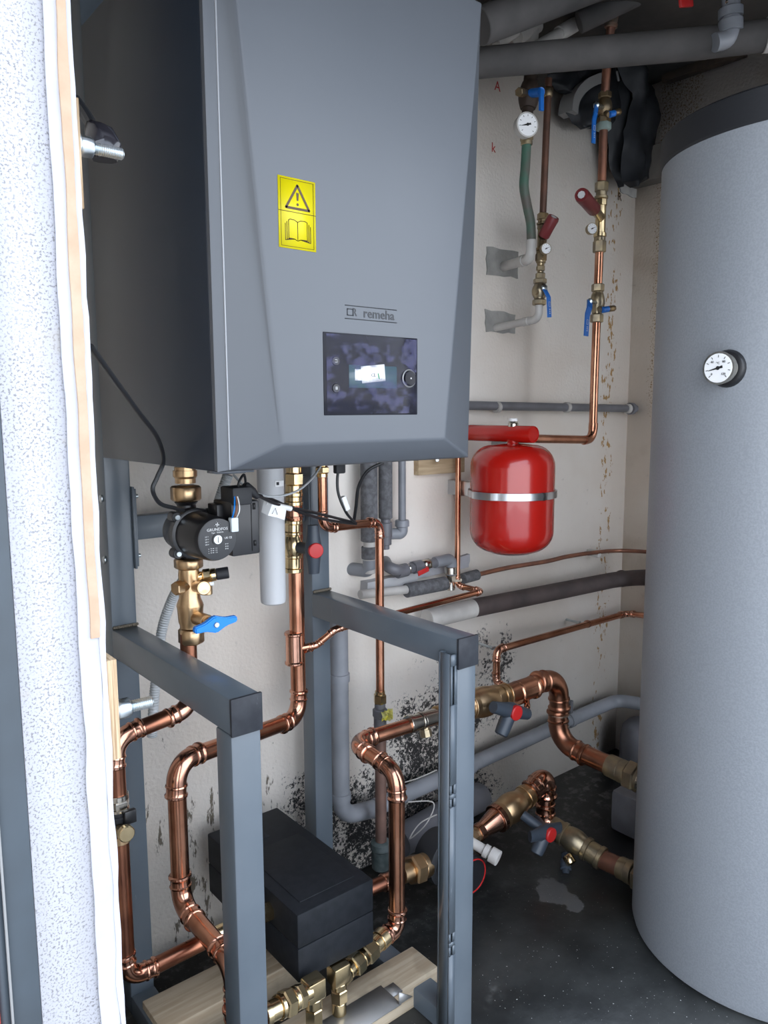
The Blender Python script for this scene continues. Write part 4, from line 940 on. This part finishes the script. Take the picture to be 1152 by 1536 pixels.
MB().cyl(a, c, r_).build('pipe', PVC, t); MB().lathe(V(a.x, YW, Q(603, 780, Y=YW).z), -DZ, [(0, r_), (0, r_*1.75), (.004, r_*1.9), (.016, r_*1.9), (.018, r_*1.5), (.03, r_*1.5)]).build('socket', PVC, t)
zz = Q(603, 797, Y=YW).z; MB().sweep(rounded([V(a.x, YW, zz+.012), V(a.x, YW, zz-.006), V(a.x-.045, YW+.03, zz-.006)], .018), r_*1.5).build('elbow', PVC, t)
# red-lever valve chain
t = thing('wall_valve', 'grey plastic elbows and small valve with red lever on back wall', 'valve', Q(580, 850, Y=YW))
MB().sweep(rounded([Q(578, 842, Y=YB), Q(584, 854, Y=1.49), Q(607, 856, Y=YW)], .015), .015).build('elbow', PVCD, t)
MB().stack(Q(595, 858, Y=YW), Q(655, 843, Y=YW), [('c', 0, .24, .0175), ('c', .2, .4, .011), ('h', .28, .4, .0145), ('c', .4, .6, .0165), ('h', .6, .8, .013), ('c', .75, 1, .012)]).build('body', PVCD, t)
for sg in (('h', .0, .2, .0135), ('h', .52, .75, .0155)): MB().stack(Q(610, 854, Y=YW), Q(655, 843, Y=YW), [sg]).build('nut', NIK, t)
MB().sweep(rounded([Q(652, 844, Y=YW), Q(677, 838, Y=YW), Q(677, 862, Y=YW)], .014), .0155).build('elbow', PVC, t)
MB().stack(Q(676, 850, Y=YW), Q(676, 885, Y=YW), [('c', 0, .3, .0175), ('h', .35, .65, .014), ('c', .6, 1, .012)]).build('tee', NIK, t)
MB().bar([Q(640, 850, Y=1.485), Q(640, 854, Y=1.46), Q(636, 856, Y=1.455)], .006, .003, DX).build('lever_neck', REDP, t)
MB().box(Q(635, 857, Y=1.455), .019, .002, .0065, (V(.97, 0, .22), DY, V(-.22, 0, .97)), bev=.0015).build('red_lever', REDP, t)
t = foam('short speckled grey foam sleeve below the red lever valve', Q(609, 886, Y=YW), Q(668, 875, Y=YW), .019)
MB().cyl(Q(540, 892, Y=YW), Q(612, 884, Y=YW), .0115).build('pipe', PVCW, t); MB().cyl(Q(664, 876, Y=YW), Q(690, 870, Y=YW), .009).build('pipe_end', NIK, t)
# brown thin pipe along wall
t = thing('wall_pipe', 'thin brown pipe sloping across back wall under red vessel', 'pipe', Q(715, 863, Y=1.51))
MB().sweep(spline([Q(700, 866, Y=1.51), Q(760, 852, Y=1.51), Q(820, 842, Y=1.51), Q(850, 835, Y=1.51), Q(890, 829, Y=1.51), Q(930, 826, Y=1.50), Q(975, 828, Y=1.40)], 6), .0068).build('pipe', COPO, t)
MB().cyl(Q(694, 868, Y=1.51), Q(716, 862, Y=1.51), .0155).build('foam_sleeve', FOAM, t)
b = MB(); p = Q(890, 830, Y=1.53); b.bx(p.x-.009, p.x+.009, 1.505, YB, p.z-.010, p.z+.012, bev=.002); b.build('pipe_clip', PVCW, t)
# big brown insulated pipe
a, c = Q(706, 913, Y=1.485), Q(935, 867, Y=1.485); r_ = .0265
t = thing('insulated_pipe', 'thick dark brown lagged pipe sloping along the back wall', 'pipe', a.copy())
MB().sweep(rounded([a, c, Q(985, 866, Y=1.33)], .06), r_, 28).build('lagging', FOAMD, t)
MB().cyl(Q(640, 929, Y=1.485), a+(c-a)*.01, r_*1.02).build('bare_end', PVCW, t)
MB().lathe(Q(932, 868, Y=1.485), DX, [(0, r_), (.001, r_*1.1), (.006, r_*1.1), (.007, r_)]).build('joint', FOAMD, t)
# mid wall pipe above vessel
a, c = Q(690, 608, Y=1.52), Q(1010, 614, Y=1.52)
t = thing('wall_pipe', 'dark grey pipe running level along the wall above red vessel', 'pipe', a.copy())
MB().cyl(a, c, .0125).build('pipe', PVCD, t)
for x in (748, 853):
    p = Q(x, 611, Y=1.53); MB().lathe(Q(x-5, 611, Y=1.52), DX, [(0, .0125), (.0005, .016), (.013, .016), (.0135, .0125)]).build('pipe_clip', PVCW, t)
for x, m_, k in ((943, PVCW, .016), (948, PVCD, .020), (963, PVCD, .0205), (974, PVCW, .016)):
    MB().lathe(Q(x-4, 613, Y=1.52), DX, [(0, .0125), (.001, k), (.016, k), (.018, .0125)]).build('coupling', m_, t)
# waste pipe
wp = thing('waste_pipe', 'grey waste pipe sloping up along the wall from the floor elbow', 'pipe', Q(520, 1232, Y=YW))
gx = Q(509, 1000, Y=1.49).x
v0 = V(gx, 1.49, Q(509, 918, Y=1.49).z); v1 = V(gx, 1.49, Q(512, 1225, Y=1.49).z); 
ra = .0225; pz_ = [Q(660, 1170, Y=1.50), Q(850, 1082, Y=1.50), Q(925, 1050, Y=1.50), Q(1000, 1062, Y=1.34)]
lowp = Q(560, 1213, Y=1.49)
path = rounded([v0, v1, lowp, pz_[1], pz_[2], pz_[3]], .05)
MB().sweep(path, ra, 24).build('pipe', PVC, wp)
for p, d in ((Q(509, 1022, Y=1.49), DZ), (V(gx, 1.49, v1.z+.045), DZ), (lowp+(lowp-v1)*.0, lowp-v1), (Q(852, 1081, Y=1.5), pz_[1]-pz_[0]), (Q(700, 1151, Y=1.497), pz_[1]-pz_[0])):
    if d is DZ: p = V(gx, 1.49, p.z)
    MB().lathe(p, d, [(0, ra), (.0005, ra*1.13), (.01, ra*1.15), (.02, ra*1.13), (.021, ra)]).build('socket', PVC, wp)
k = Q(852, 1074, Y=1.5); MB().box(k+V(.0, -.01, .035), .006, .006, .022, bev=.002).build('clip', PVCD, wp)
t = MB().sweep([Q(600, 1262, Y=1.48), Q(680, 1215, Y=1.48), Q(720, 1195, Y=1.50)], .042, 24).build('drain_pipe', PVCD, None, Q(600, 1262, Y=1.48)); props(t, 'fat grey drain pipe lying low behind copper loop and right leg', 'pipe')

# =====================================================================
#  VESSEL AND RED MANIFOLD
# =====================================================================
vx = Q(768, 750, Y=1.33); vc = V(vx.x, 1.33, 0); vr = rad(vx, 125)
zt_, zb_ = Q(768, 672, Y=1.33).z+.008, Q(765, 824, Y=1.33).z-.004
H = zt_-zb_; prof = []
for i in range(9):
    a_ = PI/2*i/8; prof.append((H*.20*(1-math.cos(a_)), max(vr*.50+(vr*.50)*math.sin(a_), .001)))
prof2 = [(H-t_, r2) for t_, r2 in reversed([(q_[0]*1.0, q_[1]) for q_ in prof])]
prof = [(0, .001), (.0005, vr*.35)]+prof+prof2+[(H+.003, vr*.25), (H+.004, .001)]
ve = thing('expansion_vessel', 'glossy red expansion vessel in a silver band on back wall', 'expansion vessel', V(vc.x, vc.y, zb_))
MB().lathe(V(vc.x, vc.y, zb_), DZ, prof, 64).build('shell', RED, ve)
MB().lathe(V(vc.x, vc.y, zb_-.004), DZ, [(0, vr*.48), (.002, vr*.52), (.006, vr*.5)], 40).build('base_ring', ALR, ve)
MB().lathe(V(vc.x, vc.y, zt_), DZ, [(0, .018), (.008, .014), (.012, .013), (.012, .015), (.018, .015), (.018, .012), (.03, .012)]).build('neck', RED, ve)
MB().lathe(V(vc.x, vc.y, zt_+.010), DZ, [(0, .0152), (.0035, .0152)]).build('sealing_tape', WHT, ve)
zbd = Q(768, 750, Y=1.33-vr).z
bn = MB(); n_ = 64; rings = []
for i in range(n_+1):
    a_ = math.radians(-90+360*i/n_*.999); d = V(math.cos(a_), math.sin(a_), 0); k = vr+.0015+(.006 if abs(math.sin(a_)) < .35 else .0)
    rings.append([bn.bm.verts.new(V(vc.x, vc.y, zbd)+d*(k+u)+DZ*v) for u, v in ((0, -.009), (.0045, -.009), (.0045, .009), (0, .009))])
bn.skin(rings); bn.build('clamp_band', ALR, ve)
p = V(vc.x-.012, vc.y-vr-.004, zbd); MB().bx(p.x-.0025, p.x+.0025, p.y-.004, p.y+.004, p.z-.0095, p.z+.0095).build('clamp_joint', INK, ve)
MB().bx(vc.x-.02, vc.x+.02, vc.y+vr-.001, YB, zbd-.02, zbd+.02, bev=.002).build('wall_bracket', ALR, ve)
# red manifold
mx = Q(780, 652, Y=1.275); rm = .0215
mf = thing('red_manifold', 'red tubular bracket above the vessel projecting from wall', 'manifold', V(mx.x, YB, mx.z))
mo = V(mx.x, 1.262, mx.z)
vzt = V(vc.x, vc.y, 0)
MB().lathe(V(vc.x, YB, mx.z), -DY, [(0, rm), (YB-1.262-.002, rm), (YB-1.262, rm*.95), (YB-1.262, rm*.88), (YB-1.262-.003, rm*.86)], 32).build('tube', RED, mf)
MB().lathe(V(vc.x, vc.y, mx.z-rm*.6), -DZ, [(0, .016), (.012, .015), (.02, .013), (.026, .013)]).build('outlet', RED, mf)
MB().stack(V(vc.x, vc.y, mx.z+rm*.8), V(vc.x, vc.y, mx.z+rm+.016), [('c', 0, .5, .0135), ('h', .5, .78, .012), ('c', .75, 1, .010)]).build('air_vent', NIK, mf)
MB().cyl(V(vc.x, vc.y, mx.z+rm+.010), V(vc.x, vc.y, mx.z+rm+.018), .011).build('vent_cap', WHT, mf)
# =====================================================================
#  RIGHT COLUMN
# =====================================================================
YC = 1.36; rc = .0118
zh = Q(830, 659, Y=YC-.03).z
# plywood plate with bolt below boiler on wall
a, c = Q(628, 688, Y=1.53), Q(697, 708, Y=1.53)
t = thing('wood_plate', 'thin wooden board on the wall beneath the boiler', 'board', V(a.x, YB, c.z)); MB().bx(a.x, c.x, 1.53, YB, c.z, a.z+.03, bev=.001).build('board', CARD, t); MB().cyl(Q(656, 690, Y=1.53), Q(656, 690, Y=1.50), .005).build('screw', ZNC, t)
col = [V(vc.x+rm*.8, 1.33, Q(795, 657, Y=1.33).z), V(Q(889, 657, Y=YC).x, YC, Q(885, 660, Y=YC).z), Q(892, 560, Y=YC), Q(900, 350, Y=YC), Q(907, 150, Y=YC), Q(912, 70, Y=YC-.02), Q(920, 18, Y=YC-.04)]
RC = pipe_run('copper_pipe', 'tall copper pipe rising from the red manifold to the ceiling', 'pipe', [col[0], col[1], col[2], col[3], col[4]], rc, COP, COP, R=.03, press=False)
MB().cyl(col[4], col[5], rc).build('pipe', COPO, RC); MB().cyl(col[5], col[6], rc).build('pipe', COPO, RC); 
MB().stack(Q(916, 42, Y=YC-.03), Q(922, 8, Y=YC-.04), [('c', 0, .2, .0175), ('c', .2, .8, .0155), ('c', .8, 1, .0175)]).build('coupling', COPV, RC)
for i_, c_ in enumerate([c_ for c_ in RC.children if c_.name.startswith('pipe')]):
    if i_ >= 3: c_.data.materials[0] = COPO
def cpt(y):     # axis point of column at a pixel row
    ys = [(657, 889), (560, 892), (350, 900), (150, 907)]
    for (y1_, x1_), (y0_, x0_) in zip(ys, ys[1:]):
        if y >= y0_ or y0_ == 150: return Q(x0_+(x1_-x0_)*(y-y0_)/(y1_-y0_), y, Y=YC)
def bvalve(label, y0, y1, fn, lev, drain, lw=.013, body=BRSO):
    a, c = fn(y0), fn(y1); t = thing('ball_valve', label, 'valve', c)
    MB().stack(a, c, [('h', 0, .2, .018), ('c', .2, .28, .0145), ('b', .22, .72, .021), ('c', .6, .78, .014), ('h', .78, 1, .0185)]).build('body', body, t)
    if drain:
        p, q = drain; MB().cyl(fn((y0+y1)/2+6), p, .0075).build('drain_port', body, t); MB().cyl(p, p.lerp(q, .5), .0085).build('drain_collar', BLU, t); MB().hex(p.lerp(q, .5), q, .0085).build('drain_cap', BRSD, t)
    pts, = (lev,); m0_ = pts[0]; MB().cyl(fn((y0+y1)/2), m0_, .006).build('spindle', ZNC, t)
    MB().hex(m0_, m0_+(m0_-fn((y0+y1)/2)).normalized()*.006, .009).build('lever_nut', ZNC, t)
    lo = lever(t, pts, lw, BLU, .004, DX)
    a_, b_ = pts[-2], pts[-1]; mid = a_.lerp(b_, .35); d = (b_-a_).normalized()
    for k in (.25, .45): pass
    b = MB(); 
    for s_ in (-1, 1): b.bar([mid+d*s_*.006-DY*.0026-DX*.0035, mid+d*s_*.006-DY*.0026+DX*.0035], .0008, .0004, d); b.bar([mid+d*.006-DY*.0026+DX*s_*.0035, mid-d*.006-DY*.0026+DX*s_*.0035], .0008, .0004, DX)
    for i in range(3): b.bar([mid+d*(.012+.005*i)-DY*.0026, mid+d*(.0145+.005*i)-DY*.0026], .004, .0004, DX)
    b.build('lever_print', INKW, lo); return t
bvalve('blue-lever ball valve on the tall pipe, just above the red manifold', 426, 484, cpt, [Q(885, 452, Y=1.335), Q(884, 462, Y=1.322), Q(881, 472, Y=1.318), Q(879, 504, Y=1.318)], (Q(903, 465, Y=1.33), Q(922, 462, Y=1.32)), .017)
p = Q(913, 466, Y=1.325); 
bvalve('upper blue-lever ball valve on the tall pipe near black sheet', 138, 186, cpt, [Q(895, 158, Y=1.335), Q(893, 170, Y=1.322), Q(891, 180, Y=1.318), Q(890, 215, Y=1.318)], (Q(914, 172, Y=1.33), Q(930, 167, Y=1.32)), .013, BRSD)
MB().hex(cpt(184), cpt(196), .0205).build('verdigris_nut', mat('verdigris', (.20, .26, .24), .7, bump=.3), RC)
def balancing(label, ytop, ybot, fn, capdir0, cap1, capend, gp, gn, body=BRSO, gr=.0155, k=1, bright=BRSH):
    a, c = fn(ytop), fn(ybot); t = thing('balancing_valve', label, 'valve', c)
    MB().stack(a, c, [('h', 0, .14, .0185*k), ('c', .13, .2, .015*k), ('c', .2, .24, .019*k)]).build('upper_nut', body, t)
    MB().stack(a, c, [('c', .24, .76, .0145*k), ('o', .24, .34, .0165*k), ('c', .72, .78, .018*k)]).build('body', bright, t)
    MB().stack(a, c, [('c', .78, .84, .016*k), ('h', .83, 1, .0185*k)]).build('lower_nut', body, t)
    MB().lathe(capdir0, cap1-capdir0, [(0, .012*k), ((cap1-capdir0).length*.9, .0135*k), ((cap1-capdir0).length, .0165*k)]).build('branch', bright, t)
    Lc = (capend-cap1).length; MB().lathe(cap1, capend-cap1, [(0, .0165*k), (.003, .0185*k), (Lc*.5, .0185*k), (Lc*.9, .0195*k), (Lc, .0175*k), (Lc, .012*k), (Lc-.002, .011*k)], 20).build('red_cap', REDD, t)
    MB().lathe(capend-(capend-cap1).normalized()*.001, capend-cap1, [(0, .010*k), (.0012, .010*k), (.0012, .004)], 8).build('cap_scale', INKW, t)
    gauge('dial', '', gp, gn, gr, .012, parent=t, rim=BRSO, ang=25)
    return t
balancing('balancing valve with dark red cap on the tall right pipe', 273, 379, cpt, Q(901, 326, Y=1.35), Q(891, 314, Y=1.33), Q(872, 292, Y=1.29), Q(888, 343, Y=1.325), V(-.45, -.9, 0))
# middle column
YM = 1.385
mp_ = [Q(822, 118, Y=YM), Q(821, 180, Y=YM), Q(814, 330, Y=YM), Q(812, 380, Y=YM), Q(808, 462, Y=YM)]
def mpt(y):
    return Q(822-(y-140)*.0425, y, Y=YM)
MC = pipe_run('old_pipe', 'dark brown thin pipe down to the smaller balancing valve', 'pipe', [mpt(118), mpt(330)], .0092, COPT)
MB().hex(mpt(132), mpt(146), .013).build('nut', BRSD, MC)
balancing('smaller balancing valve with dark red cap on middle pipe', 320, 392, mpt, Q(813, 368, Y=1.375), Q(815, 355, Y=1.36), Q(831, 325, Y=1.325), Q(819, 373, Y=1.345), V(-.45, -.9, 0), body=BRSD, gr=.0145, k=.82, bright=BRSD)
t = brass_line('brass_coupling', 'small stacked brass nuts between small balancing valve and lever valve', mpt(390), mpt(420), [('c', 0, .15, .013), ('c', .15, .3, .010), ('h', .3, .55, .0115), ('c', .55, .65, .008), ('h', .65, 1, .013)], BRSO)
tv = bvalve('small blue-lever ball valve low on the middle pipe', 418, 458, mpt, [Q(816, 432, Y=1.36), Q(820, 440, Y=1.348), Q(823, 446, Y=1.345), Q(824, 476, Y=1.345)], None, .013, BRSO)
c = mpt(438); MB().cyl(c, c+V(-.014, -.004, -.002), .006).lathe(c+V(-.012, -.004, -.002), -DX, [(0, .008), (.006, .008), (.007, .006)]).build('side_plug', BRSD, tv)
def pvc_arm(label, top, el, wall, r, tm):
    t = thing('pvc_elbow_pipe', label, 'pipe', wall.copy()); e = V(top.x, top.y, el.z); MB().sweep(rounded([top, e, wall], .03), r, 18).build('pipe', tm, t)
    d = (wall-e).normalized(); MB().lathe(e+d*.035, d, [(0, r), (.001, r*1.14), (.02, r*1.14), (.021, r)]).build('collar', tm, t); return t
t = pvc_arm('pale painted pipe elbow from small lever valve into lower cement patch', mpt(456), Q(804, 478, Y=YM), Q(742, 492, Y=YB), .0105, PVCW)
# left column
def lpt(y): return Q(790, y, Y=1.385)
t = pvc_arm('pale painted pipe elbow from green hose into upper cement patch', Q(797, 360, Y=1.385), Q(797, 388, Y=1.385), Q(754, 400, Y=YB), .0135, PVCW)
hz = [Q(790, 212, Y=1.385), Q(788, 250, Y=1.385), Q(786, 280, Y=1.385), Q(791, 310, Y=1.385), Q(796, 335, Y=1.385), Q(797, 365, Y=1.385)]
plain('green_hose', 'blotchy green hose curving between white gauge and cement patch', 'hose', spline(hz, 8), .0122, GRNH)
t = brass_line('brass_nut', 'dull brass nut between the white gauge and green hose', Q(790, 202, Y=1.385), Q(790, 218, Y=1.385), [('h', 0, .6, .017), ('c', .6, 1, .015)], BRSO)
ov = thing('old_valve', 'dark old valve with blue lever at top left of wall', 'valve', Q(794, 170, Y=1.385))
MB().stack(Q(796, 112, Y=1.385), Q(791, 172, Y=1.385), [('c', 0, .4, .017), ('b', .2, .85, .027), ('h', .55, .72, .022), ('c', .8, 1, .0145)]).build('body', mat('old_body', (.045, .03, .022), .6, .4, bump=.3), ov)
MB().stack(Q(794, 140, Y=1.385), Q(778, 138, Y=1.36), [('c', 0, .7, .008), ('h', .65, 1, .011)]).build('side_plug', BRSD, ov)
MB().sweep([Q(796, 140, Y=1.37), Q(812, 138, Y=1.33)], .011).build('lever_hub', BLU, ov)
lever(ov, [Q(812, 134, Y=1.325), Q(812, 146, Y=1.32), Q(812, 166, Y=1.32)], .013, BLU, .006)
gauge('dial_gauge', 'round white dial gauge above the green hose', Q(791, 187, Y=1.355), V(-.35, -.93, .0), .0305, .022, rim=PVCW, ang=195)
MB().cyl(Q(797, 187, Y=1.378), Q(797, 187, Y=1.40), .012)

# =====================================================================
#  CEILING CLUTTER
# =====================================================================
a = Q(700, 96, Y=1.42); bq = Q(1062, 64, Z=a.z); cq = Q(1160, 52, Z=a.z)
t = thing('insulated_pipe', 'fat grey foam-lagged pipe crossing under the dark ceiling', 'pipe', a.copy()); r_ = .0345
a = a+(a-bq)*.4
MB().sweep([a, bq], r_, 28).build('foam_sleeve', PVCT, t); MB().sweep([bq, cq+(cq-bq)], r_*.98, 28).build('pipe', PVCT, t)
d = (cq-bq).normalized()
MB().cyl(Q(1064, 62, Z=a.z), Q(1076, 61, Z=a.z), r_*.75).build('collar', PVCW, t); MB().cyl(Q(1064, 62, Z=a.z), Q(1086, 60, Z=a.z), r_*.66).build('tee', PVC, t)
MB().cyl(Q(1147, 53, Z=a.z), Q(1160, 52, Z=a.z), r_*1.06).build('collar', PVCW, t)
Yt = bq.y
t = thing('ceiling_pipe_tee', 'light grey plastic pipe elbow hanging at top right', 'pipe', Q(1088, 60, Y=Yt-.05))
MB().sweep(rounded([Q(1097, -60, Y=Yt-.05), Q(1096, 58, Y=Yt-.05), Q(1072, 64, Y=Yt-.03)], .03), .020).build('pipe', PVC, t)
for y0, y1, k in ((12, 26, .0265), (30, 48, .0265)): MB().cyl(Q(1096, y0, Y=Yt-.05), Q(1096, y1, Y=Yt-.05), k).build('collar', PVC, t)
MB().hex(Q(1096, -2, Y=Yt-.05), Q(1095, 10, Y=Yt-.05), .018).build('metal_nut', NIK, t)
p = Q(1029, 4, Y=Yt); props(MB().box(p, .028, .004, .010, (V(.9, 0, .3), DY, V(-.3, 0, .9)), bev=.003).build('red_lever', REDP, None, p), 'red valve lever at the top edge above the lagged pipe', 'lever')
Yq = 1.45
wt = thing('white_pipe_tee', 'dirty white plastic pipe tee above the lagged ceiling pipe', 'pipe', Q(796, 60, Y=Yq))
MB().cyl(Q(796, 72, Y=Yq), Q(800, 28, Y=Yq), .018).build('branch', PVCW, wt); MB().cyl(Q(744, 66, Y=Yq), Q(812, 24, Y=Yq), .014).build('pipe', PVCW, wt); MB().cyl(Q(776, 56, Y=Yq), Q(806, 38, Y=Yq), .019).build('collar', PVCW, wt)
t = thing('white_pipe', 'second dirty white pipe running up right from the tee', 'pipe', Q(815, 66, Y=Yq-.05)); MB().cyl(Q(806, 70, Y=Yq-.05), Q(880, 26, Y=Yq-.05), .015).build('pipe', PVCW, t); MB().cyl(Q(838, 51, Y=Yq-.05), Q(862, 37, Y=Yq-.05), .019).build('collar', PVCW, t)
t = foam('dark foam-lagged pipe under ceiling, left of tall copper pipe', Q(868, 34, Y=1.36), Q(1000, -30, Y=1.2), .028, m=PVCT); 
t = foam('sagging dark lagged pipe in the top left ceiling shadow', Q(720, 40, Y=1.3), Q(905, -30, Y=1.2), .04, m=PVCT)
b = MB(); p0_, p1_ = Q(900, 62, Y=1.5), Q(1062, 8, Y=1.25)
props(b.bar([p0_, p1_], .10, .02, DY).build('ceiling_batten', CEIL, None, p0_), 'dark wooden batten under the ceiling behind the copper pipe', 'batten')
# black sheeting bundle and duct
def crumple(name, label, px, Y, th, seed, m, amp=.02):
    """thick creased sheet filling a pixel outline, standing in the room at depth Y"""
    xs_ = [p[0] for p in px]; ys_ = [p[1] for p in px]; b = MB(); nx, ny = 16, 24; g_ = []
    def xr(y):
        hits = []
        for (xa, ya), (xb, yb) in zip(px, px[1:]+px[:1]):
            if (ya-y)*(yb-y) <= 0 and ya != yb: hits.append(xa+(xb-xa)*(y-ya)/(yb-ya))
        return (min(hits), max(hits)) if len(hits) > 1 else None
    y0, y1 = min(ys_)+.5, max(ys_)-.5
    for j in range(ny+1):
        y = y0+(y1-y0)*j/ny; r2 = xr(y) or (sum(xs_)/len(xs_),)*2; row = []
        for i in range(nx+1):
            x = r2[0]+(r2[1]-r2[0])*i/nx; u = i/nx
            d = -abs(noise.noise(V(x*.028+seed, y*.009, seed)))*2.2*amp-abs(noise.noise(V(x*.06, y*.03+seed, 2)))*amp-math.sin(PI*u)*th
            row.append(b.bm.verts.new(Q(x, y, Y=Y)+V(0, d, 0)))
        g_.append(row)
    for j in range(ny):
        for i in range(nx): b.bm.faces.new((g_[j][i], g_[j][i+1], g_[j+1][i+1], g_[j+1][i]))
    bmesh.ops.solidify(b.bm, geom=b.bm.faces[:], thickness=-.004)
    return props(b.build(name, m, None, Q(px[0][0], px[0][1], Y=Y)), label, 'plastic sheet')
crumple('black_sheet', 'black plastic sheet hanging in folds in the upper corner', [(918, 98), (948, 98), (970, 128), (984, 170), (979, 215), (970, 270), (940, 284), (926, 276), (930, 200), (938, 150)], 1.47, .03, 3.1, FILMB, .018)
crumple('black_sheet', 'pointed black plastic flap hanging beside the tall copper pipe', [(905, 128), (932, 120), (944, 160), (940, 250), (925, 283), (914, 255), (906, 200)], 1.50, .02, 7.7, FILMB, .014)
crumple('black_sheet', 'crumpled black plastic bundle left of the tall copper pipe', [(866, 128), (905, 105), (926, 130), (926, 170), (905, 192), (870, 196), (850, 190), (838, 172), (852, 160)], 1.51, .03, 1.3, FILMB, .016)
crumple('black_sheet', 'dark plastic scraps stuffed behind the lagged ceiling pipe', [(818, 112), (890, 100), (900, 112), (862, 130), (848, 143), (832, 138), (822, 124)], 1.50, .02, 5.3, FILMB, .014)
b = MB(); cpts = [Q(x, y, Y=1.49) for x, y in ((852, 172), (856, 150), (870, 132), (892, 121), (918, 118))]
b.bar(spline(cpts, 6), .028, .05, V(-.5, 0, .86)); props(b.build('duct_ring', mat('duct_grey', (.20, .195, .19), .6), None, cpts[0]), 'curved grey plastic duct rim around the black bundle', 'duct')

# jamb: bolts and wrapped cable end
a = Q(124, 244, Y=.66); c = V(a.x+.033, .66, a.z)
bolt('threaded_bolt', 'zinc threaded bolt with hex nut, upper one in the white jamb', V(.2070, .62, a.z), V(.244, .62, a.z), .0046)
a = Q(180, 1065, Y=.64); bolt('threaded_bolt', 'zinc threaded bolt with hex nut, lower one beside the plywood strip', V(.2126, .62, Q(180, 1064, Y=.62).z), V(.2475, .62, Q(180, 1064, Y=.62).z), .0052)
p = Q(155, 212, Y=.72)
t = thing('wrapped_plug', 'dark cable plug wrapped in clear plastic above the upper bolt', 'plug', p)
b = MB(); b.sweep([Q(140, 192, Y=.74), Q(150, 205, Y=.73), Q(157, 225, Y=.72), Q(158, 240, Y=.72)], [.009, .014, .015, .011], 12)
for v in b.bm.verts: v.co += V(1, 1, 1)*noise.noise(v.co*70)*.004
b.build('wrapping', mat('shiny_wrap', (.018, .017, .022), .15, coat=.3), t); MB().sweep(spline([Q(112, 150, Y=.78), Q(128, 172, Y=.76), Q(140, 192, Y=.74)], 6), .0055, 10).build('cable_end', RUB, t)
